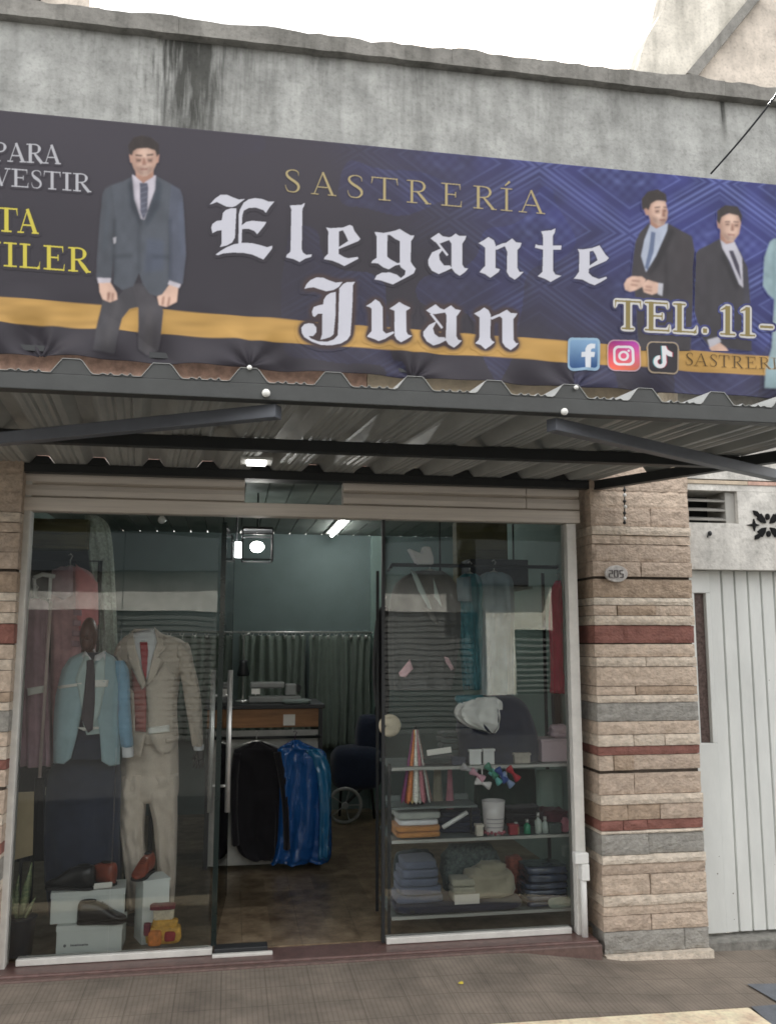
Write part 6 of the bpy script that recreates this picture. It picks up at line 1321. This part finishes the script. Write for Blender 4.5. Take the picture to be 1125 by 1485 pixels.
g7_, l7 = garment('coat', 'long black coat hanging at the doorway end of the shelves', [(880, 552, 562, .5), (900, 545, 566, .9), (960, 541, 566, 1), (1010, 543, 564, .8), (1060, 552, 562, .5)], .62, .05, C_blk, 'coat', 9)
MB().tube([(P(556, 872, .62).x, .62, P(556, 872, .62).z), (P(556, 872, .62).x, .62, ZF1)], .004, 6).build('cord', M_black, g7_)
sp = thing('loudspeaker', 'dark box loudspeaker lying on the wall shelf above the rail', 'loudspeaker', P(722, 848, .62)); M_grille = mat('speaker_grille', (52, 54, 58), rough=.8, var=.3, scale=90)
MB().pbox(681, 811, 766, 850, .62, .22).build('cabinet', M_black, sp, bev=.006); MB().pbox(686, 816, 761, 845, .612, .007).build('grille', M_grille, sp)
zq = Zof(722, 850, .62)
ws = thing('wall_shelf', 'thin shelf hung from the ceiling carrying the loudspeaker and the olive box', 'shelf', P(722, 852, .62))
MB().box(Xof(655, 850, .62), Xof(770, 850, .62), .60, .98, zq - .016, zq - .001).build('board', M_shb, ws)
rd = MB()
for x in (Xof(655, 850, .62) + .005, Xof(770, 850, .62) - .005): rd.tube([(x, .95, zq - .01), (x, .95, ZF1)], .006, 8)
rd.build('hanging_rod', M_black, ws, smooth=True)
ob = thing('storage_box', 'olive wooden box behind the loudspeaker at the top of the right window', 'box', (P(700, 806, .86).x, .9, zq)); MB().box(Xof(662, 790, .86), Xof(736, 790, .86), .86, .97, zq + .0, Zof(700, 757, .86)).build('carcass', M_olive, ob, bev=.006)
zo = (zq + Zof(700, 757, .86)) / 2
MB().box(Xof(664, 790, .86), Xof(734, 790, .86), .848, .859, zo + .03, Zof(700, 757, .86) - .015).box(Xof(664, 790, .86), Xof(734, 790, .86), .848, .859, zo - .02, zo + .022).build('front_board', M_olive, ob, bev=.004)
# navy coat folded over with a white blouse on the top shelf
z1_, z2_, z3_ = zS
nc = thing('coat', 'navy coat heaped like a dome on the top shelf', 'coat', (P(722, 1100, .34).x, .36, z1_))
Loft([(1008, 700, 738, .5), (1014, 684, 752, .8), (1030, 668, 764, 1), (1060, 662, 774, 1.05), (1090, 664, 781, 1.05), (1104, 662, 782, 1)], .36, .16, fold=.03, kf=5, seed=6, wr=.016, e=.8).build('body', C_navy, nc)
bo_ = thing('blouse', 'white ruffled blouse draped over the navy coat on the top shelf', 'blouse', P(694, 1036, .22))
lw = Loft([(1011, 690, 718, .5), (1018, 668, 727, .8), (1030, 660, 728, 1), (1042, 664, 727, 1), (1054, 680, 724, .8), (1062, 702, 716, .4)], .235, .06, fold=.22, kf=9, seed=3, wr=.02, wf=26); lw.build('body', mat('white_blouse', (236, 236, 232), rough=.8, var=.06), bo_)
tq = Loft([(1008, 662, 700, .5), (1014, 659, 700, 1), (1020, 664, 690, .7)], .26, .05, fold=.05, seed=1); tq.build('trim', C_tl, bo_)
def onshelf(nm, label, cat, px0, px1, pyt, Y, dep, z, mt, part='cloth', e=.35, amp=.006, fr=12., group=None, taper=0., seed=0):
    x0, x1 = Xof(px0, pyt, Y), Xof(px1, pyt, Y); zt = Zof((px0 + px1) / 2, pyt, Y); t = thing(nm, label, cat, ((x0 + x1) / 2, Y + dep / 2, z), group)
    zt = max(zt, z + .012); nl = max(1, min(5, int((zt - z) / .03))) if ('folded' in label or 'wrapped' in label or 'pile' in label) else 1; mb = MB(); rn = random.Random(seed + int(px0)); hz = (zt - z - .001) / nl; w = x1 - x0
    for i in range(nl):
        j = lambda k: rn.uniform(-k, k); tp = taper * i / max(nl, 1) * .5 * w
        mb.soft(x0 + tp + abs(j(.016)), x1 - tp - abs(j(.016)), Y + abs(j(.012)), Y + dep - abs(j(.01)), z + .001 + hz * i + (.0006 if i else 0), z + .001 + hz * (i + 1), e=min(e, .32) if nl > 1 else e, amp=amp * (.6 if nl > 1 else 1), fr=fr * 1.6, taper=taper if nl == 1 else 0., seed=seed + i * 3, n=32)
    mb.build(part, mt, t, smooth=True); return t, zt
M_pk = mat('pale_pink_plastic', (206, 184, 192), rough=.35, var=.12)
def crate(nm, label, px0, px1, pyt, Y, dep, z, mt, lid=True):
    x0, x1 = Xof(px0, pyt, Y), Xof(px1, pyt, Y); zt = Zof((px0 + px1) / 2, pyt, Y); t = thing(nm, label, 'box', ((x0 + x1) / 2, Y + dep / 2, z))
    MB().box(x0 + .004, x1 - .004, Y + .004, Y + dep - .004, z + .001, zt - .012).build('body', mt, t, bev=.005); MB().box(x0, x1, Y, Y + dep, zt - .014, zt).build('lid', mt, t, bev=.003); return t, zt
_, zp = crate('gift_box', 'wide pale pink plastic box at the right end of the top shelf', 784, 827, 1072, .2, .16, z1_, M_pk)
onshelf('lingerie_pouch', 'crumpled pale pink pouch on the wide pink box', 'pouch', 800, 828, 1052, .22, .1, zp, M_pk, 'pouch', e=.6, amp=.012, fr=20)
for k, (a, b, t_, l_) in enumerate(((680, 699, 1087, 'white gift card box at the front of the top shelf, nearer the blouse'), (700, 718, 1086, 'white gift card box beside the blue bow tie on the top shelf'))):
    crate('card_box', l_, a, b, t_, .15, .03, z1_, M_card)
cdx = thing('price_card', 'small white price card lying on dark cloth at the left of the top shelf', 'card', (P(636, 1094, .17).x, .17, z1_)); MB().beam((Xof(619, 1094, .17), .17, Zof(619, 1092, .17)), (Xof(654, 1089, .17), .17, Zof(654, 1087, .17)), .005, .03, up=(0, .2, 1)).build('card', M_tagc, cdx)
onshelf('folded_scarf', 'dark folded scarf under the small price card', 'scarf', 614, 668, 1099, .17, .2, z1_, cloth('dark_green_cloth', (52, 62, 60)), e=.5, amp=.01)
onshelf('folded_jacket', 'dark grey green folded jacket at the back left of the top shelf', 'jacket', 640, 690, 1062, .34, .15, z1_, cloth('grey_green_cloth', (84, 94, 92)), e=.6, amp=.02, fr=9)
# round cream pad at the doorway edge
cp = P(565, 1052, .10); pdx = thing('cream_pad', 'round cream pad fixed on the doorway edge of the right glass', 'pad', cp); MB().lathe(cp, [(.0, .03), (.045, .028), (.058, .015), (.06, 0), (.045, -.014), (.0, -.016)], 28, axis='y').build('pad', mat('cream_felt', (214, 202, 178), rough=.9, var=.08), pdx, smooth=True)
MB().tube([cp + Vector((-.02, .0, 0)), (Xof(555, 1052, .03), .03, cp.z)], .008, 8).build('clip', M_black, pdx)
# fan of ties on its own stand
tf = thing('tie_rack', 'cone shaped rack of striped red, purple, orange and cream ties on the half shelf', 'tie rack', (P(603, 1166, .22).x, .23, zh)); tx_, ty_ = tf.location.x, .23; ztp_ = Zof(602, 1058, .22)
MB().tube([(tx_, ty_, zh), (tx_, ty_, ztp_ + .015)], .007, 8).lathe((tx_, ty_, zh), [(.05, 0), (.05, .008), (.01, .012)], 20).build('stand', M_black, tf, smooth=True)
tc_ = [(196, 150, 160), (120, 44, 96), (160, 34, 52), (206, 120, 58), (214, 190, 130), (226, 222, 212), (206, 206, 200), (190, 120, 130), (92, 50, 92), (198, 196, 190), (150, 60, 70), (216, 170, 160)]
for i, c in enumerate(tc_):
    a0 = math.pi + math.pi * (i + .5) / len(tc_); r = .088 if i % 2 else .08; q = Vector((math.cos(a0), math.sin(a0) * .9, 0)); sd_ = Vector((-q.y, q.x, 0)); V = []; Fc = []
    for t, w, o_ in ((0, .008, 0), (.08, .010, .008), (.45, .014, .02), (.85, .021, .035), (.95, .02, .032), (1, .002, .03)):
        c0 = Vector((tx_, ty_, ztp_ + (zh + .012 - ztp_) * t)) + q * (.012 + (r - .012) * t); V += [c0 - sd_ * w, c0 + q * .004, c0 + sd_ * w, c0 - q * .002]
    for k in range(5):
        for e_ in range(4): Fc.append((k * 4 + e_, k * 4 + (e_ + 1) % 4, k * 4 + 4 + (e_ + 1) % 4, k * 4 + 4 + e_))
    MB().add(V, Fc + [(3, 2, 1, 0), (20, 21, 22, 23)]).build('tie', mat('tie_silk_%d' % i, c, rough=.55, var=.3, scale=50, stretch=(1, 1, 3)), tf, smooth=True)
# bow ties clipped along the top shelf edge
bowc = [('silver grey', 680, 1116, (172, 170, 172), 25), ('pale pink', 692, 1124, (224, 170, 186), 35), ('white', 700, 1136, (226, 222, 220), 20), ('green', 712, 1118, (44, 132, 104), 50), ('aqua', 718, 1127, (110, 192, 186), 52), ('royal blue', 727, 1124, (40, 74, 150), 55), ('light blue', 735, 1131, (140, 164, 204), 50), ('red', 744, 1122, (190, 40, 54), 50)]
for i, (nm, px, py, c, an) in enumerate(bowc):
    o_ = P(px, py, .118 - .004 * (i % 2)); t = thing('bow_tie', nm + ' bow tie clipped to the front edge of the top shelf', 'bow tie', o_, 'bow ties on the shelf edge'); a = math.radians(-an); ex = Vector((math.cos(a), 0, math.sin(a))); ez = Vector((-math.sin(a), 0, math.cos(a))); mt = mat('bow_' + nm.replace(' ', '_'), c, rough=.45, var=.12)
    for sgn in (-1, 1):
        V = []; Fc = []
        for u, w, d_ in ((.003, .009, .009), (.016, .014, .012), (.034, .021, .014), (.044, .021, .010), (.046, .016, .004)):
            for k in range(8): q = 2 * math.pi * k / 8; V.append(o_ + ex * (sgn * u) + ez * (w * math.sin(q)) + Vector((0, d_ * math.cos(q), 0)))
        for k in range(4):
            for e_ in range(8): Fc.append((k * 8 + e_, k * 8 + (e_ + 1) % 8, k * 8 + 8 + (e_ + 1) % 8, k * 8 + 8 + e_))
        MB().add(V, Fc + [tuple(range(8)), tuple(range(39, 31, -1))]).build('wing', mt, t, smooth=True)
    MB().ball(o_, (.009, .014, .012), 10).build('knot', mt, t, smooth=True)
    MB().tube([o_ + Vector((0, .006, 0)), (o_.x, Yr - .003, z1_ - .012)], .003, 6).build('clip', M_steel, t)
# hanging strips below the top shelf
for a, b, c, l_, pyb in ((626, 642, (132, 128, 112), 'taupe tie hanging behind the tie rack', 1180), (646, 658, (176, 120, 130), 'dusky pink tie hanging under the top shelf', 1185)):
    t = thing('tie', l_, 'tie', (Xof((a + b) / 2, 1112, .3), .3, z1_ - .02), 'ties hanging under the top shelf'); Loft([(1114, a + 3, b - 3), (1150, a + 1, b - 1), (pyb - 14, a, b), (pyb, (a + b) / 2 - 1, (a + b) / 2 + 1)], .3, .008, n=14, fold=.02).build('blade', cloth('tie_' + ('taupe' if a < 640 else 'pink'), c), t)
dgc = cloth('dark_green_velvet', (22, 48, 38)); t = thing('velvet_drape', 'dark green velvet drape behind the white mug', 'drape', (Xof(735, 1130, .5), .5, z1_ - .02)); Loft([(1116, 690, 775), (1150, 688, 776), (1204, 690, 774)], .5, .03, fold=.12, kf=9, seed=2).build('cloth', dgc, t)
t = thing('plastic_sheet', 'pale green plastic sheet hanging at the right end under the top shelf', 'plastic sheet', (Xof(803, 1118, .48), .48, z1_ - .02)); Loft([(1116, 778, 827), (1150, 777, 828), (1196, 778, 827)], .48, .02, fold=.1, kf=6, seed=4).build('sheet', mat('pale_plastic', (150, 172, 160), rough=.25, var=.1), t)
# middle shelf
_, zz = onshelf('folded_shirt', 'folded orange tan shirt at the bottom of the left pile on the middle shelf', 'shirt', 572, 641, 1199, .16, .22, z2_, cloth('orange_tan_cloth', (190, 134, 78)), e=.3)
_, zz = onshelf('folded_shirt', 'folded white shirt in the middle of the left pile on the middle shelf', 'shirt', 578, 640, 1190, .17, .2, zz, C_shirt, e=.3, seed=3)
onshelf('folded_shirt', 'folded pale grey shirt on top of the left pile on the middle shelf', 'shirt', 574, 641, 1178, .18, .2, zz, cloth('pale_grey_cloth', (168, 174, 168)), e=.3, seed=5)
onshelf('folded_trousers', 'folded navy trousers on the middle shelf under a white roll', 'trousers', 636, 702, 1176, .24, .2, z2_, C_navy, e=.4)
t = thing('tag_roll', 'white label roll leaning on the navy trousers of the middle shelf', 'label roll', (P(645, 1203, .18).x, .18, z2_)); MB().tube([P(642, 1200, .18), P(677, 1178, .20)], .012, 14).build('roll', M_card, t, smooth=True)
mg = thing('mug', 'white mug with a pink patterned foot on the middle shelf', 'mug', (P(718, 1208, .17).x, .2, z2_)); zmg = Zof(718, 1162, .17); MB().lathe((mg.location.x, .2, z2_), [(.045, .0), (.052, .02), (.058, (zmg - z2_) * .5), (.064, zmg - z2_), (.058, zmg - z2_), (.05, .03), (.0, .028)], 28).build('cup', mat('white_ceramic', (226, 222, 220), rough=.25, var=.03), mg, smooth=True)
bd = MB()
for i in range(9): a = math.pi + i * .36; bd.ball((mg.location.x + .058 * math.cos(a), .2 + .058 * math.sin(a), z2_ + .012 + .006 * (i % 2)), .010, 8)
bd.build('foot_beads', mat('dusky_pink_beads', (164, 96, 104), rough=.5), mg, smooth=True)
for i in range(3): bd = MB().tube([(mg.location.x + (.0585 + .002 * i) * math.cos(a), .2 + (.0585 + .002 * i) * math.sin(a), z2_ + .045 + .022 * i) for a in np.linspace(math.pi * 1.2, math.pi * 1.8, 8)], .0022, 6); bd.build('stripe', mat('mug_grey_stripe', (160, 158, 164), rough=.5), mg, smooth=True)
jar_ = [('green glass bottle', 764, 1188, (40, 140, 104)), ('clear glass bottle', 780, 1178, (190, 200, 192)), ('short amber bottle', 748, 1192, (150, 120, 92)), ('tall clear bottle', 790, 1184, (172, 184, 178))]
for nm, px, py, c in jar_:
    y = .18; x = Xof(px, 1205, y); zt = Zof(px, py, y); h_ = zt - z2_; t = thing('perfume_bottle', nm + ' among the perfume bottles right of the white mug', 'bottle', (x, y, z2_), 'perfume bottles on the middle shelf')
    MB().lathe((x, y, z2_), [(.016, .0), (.019, .004), (.019, h_ * .6), (.008, h_ * .72), (.007, h_ * .8)], 18).build('flask', mat('flask_' + nm.split()[0] + nm.split()[1], c, rough=.12, var=.06), t, smooth=True); MB().lathe((x, y, z2_ + h_ * .78), [(.010, 0), (.010, h_ * .22)], 14).build('cap', M_steel, t, smooth=True)
_, zz = onshelf('folded_knitwear', 'maroon knitwear heap at the right end of the middle shelf', 'knitwear', 792, 828, 1176, .17, .18, z2_, cloth('maroon_knit', (82, 28, 42)), e=.6, amp=.016, fr=16)
onshelf('scarf', 'pink scarf tucked beside the maroon knitwear', 'scarf', 814, 829, 1186, .15, .05, z2_, cloth('pink_knit', (190, 120, 134)), e=.6, amp=.01)
onshelf('folded_trousers', 'dark folded trousers at the back of the middle shelf behind the bottles', 'trousers', 738, 792, 1172, .34, .18, z2_, C_blk, e=.45)
# small cartons and cards filling the shelves
for nm_, px0_, px1_, pyt_, Y_, z_, c_, l_ in (('tie_box', 655, 676, 1098, .16, z1_, (60, 66, 84), 'small navy tie box between the price card and the blouse on the top shelf'), ('tie_box', 745, 770, 1092, .16, z1_, (178, 172, 160), 'small beige tie box below the navy coat on the top shelf'),
    ('cufflink_box', 738, 752, 1196, .145, z2_, (150, 40, 50), 'tiny red cufflink box right of the white mug'), ('collar_box', 796, 815, 1194, .14, z2_, (70, 84, 80), 'small green grey collar box in front of the maroon knitwear'), ('label_box', 690, 702, 1196, .15, z2_, (206, 200, 186), 'tiny cream label box left of the white mug')):
    crate(nm_, l_, px0_, px1_, pyt_, Y_, .05, z_, mat('carton_%d_%d' % (px0_, c_[0]), c_, rough=.6, var=.2, scale=40))
# lowest shelf
_, zn = onshelf('folded_cloth', 'navy cloth spread flat along the front of the lowest shelf', 'cloth', 572, 764, 1312, .13, .30, z3_, C_navy, e=.35, amp=.005)
t, _ = onshelf('folded_shirt', 'grey blue folded shirt on the navy cloth of the lowest shelf', 'shirt', 574, 645, 1250, .16, .22, zn, cloth('grey_blue_cloth', (104, 112, 130), var=.1), e=.55, amp=.014, fr=8, taper=.28)
t, _ = onshelf('sweater', 'beige sweater with a crumpled neck on the lowest shelf', 'sweater', 672, 756, 1264, .16, .2, zn, cloth('oatmeal_knit', (172, 166, 146), var=.12), e=.55, amp=.022, fr=10, taper=.16, seed=4)
MB().soft(Xof(695, 1266, .2), Xof(735, 1266, .2), .2, .30, Zof(700, 1272, .2), Zof(700, 1252, .2), e=.7, amp=.016, fr=26).build('collar', cloth('oatmeal_rib', (164, 160, 140)), t, smooth=True)
onshelf('folded_vest', 'small pale beige folded vest left of the beige sweater', 'vest', 657, 694, 1276, .15, .14, zn, cloth('pale_oat_cloth', (184, 182, 164)), e=.5, amp=.008)
tg = thing('price_card', 'white price card in front of the pale beige vest on the lowest shelf', 'card', (P(677, 1308, .135).x, .135, zn)); MB().pbox(659, 1297, 695, 1309, .132, .003, z0=zn + .001).build('card', M_tagc, tg)
M_clear = mat('plastic_wrapped_navy', (58, 70, 92), rough=.14, var=.35, scale=8, bump=1., bscale=26, coat=.7)
_, zz = onshelf('wrapped_shirt', 'plastic wrapped navy shirt at the bottom right of the lowest shelf', 'shirt', 762, 828, 1282, .15, .24, z3_, M_clear, 'packet', e=.4, amp=.010, fr=14)
onshelf('wrapped_shirt', 'glossy wrapped dark shirt on top of another at the right of the lowest shelf', 'shirt', 764, 828, 1258, .17, .22, zz, M_clear, 'packet', e=.4, amp=.014, fr=12, seed=8)
onshelf('wrapped_shirt', 'pale green wrapped shirt edge at the right front of the lowest shelf', 'shirt', 795, 828, 1302, .132, .016, z3_, mat('pale_wrapped', (166, 178, 166), rough=.3), 'packet', e=.5)
onshelf('folded_jumper', 'red and tan patterned jumper at the back of the lowest shelf', 'jumper', 735, 765, 1244, .36, .12, z3_, cloth('red_tan_knit', (150, 82, 66), var=.6, scale=40), e=.6, amp=.014)
onshelf('folded_jumper', 'dark teal jumper at the back left of the lowest shelf', 'jumper', 570, 640, 1236, .38, .14, z3_, cloth('dark_teal_cloth', (48, 62, 66)), e=.6, amp=.014)
onshelf('folded_jumper', 'speckled grey jumper at the back middle of the lowest shelf', 'jumper', 642, 730, 1226, .38, .14, z3_, cloth('speckled_grey_knit', (98, 110, 108), var=.6, scale=60), e=.6, amp=.018)

# litter on the pavement
yl = PZ(668, 1427, 0); tag(MB().soft(yl.x - .012, yl.x + .012, yl.y - .01, yl.y + .01, .002, .009, e=.6, amp=.004, fr=60, n=12).build('leaf', mat('yellow_leaf', (206, 186, 70), rough=.7), smooth=True, origin=yl), 'tiny yellow leaf lying on the pavement before the shop', 'leaf')
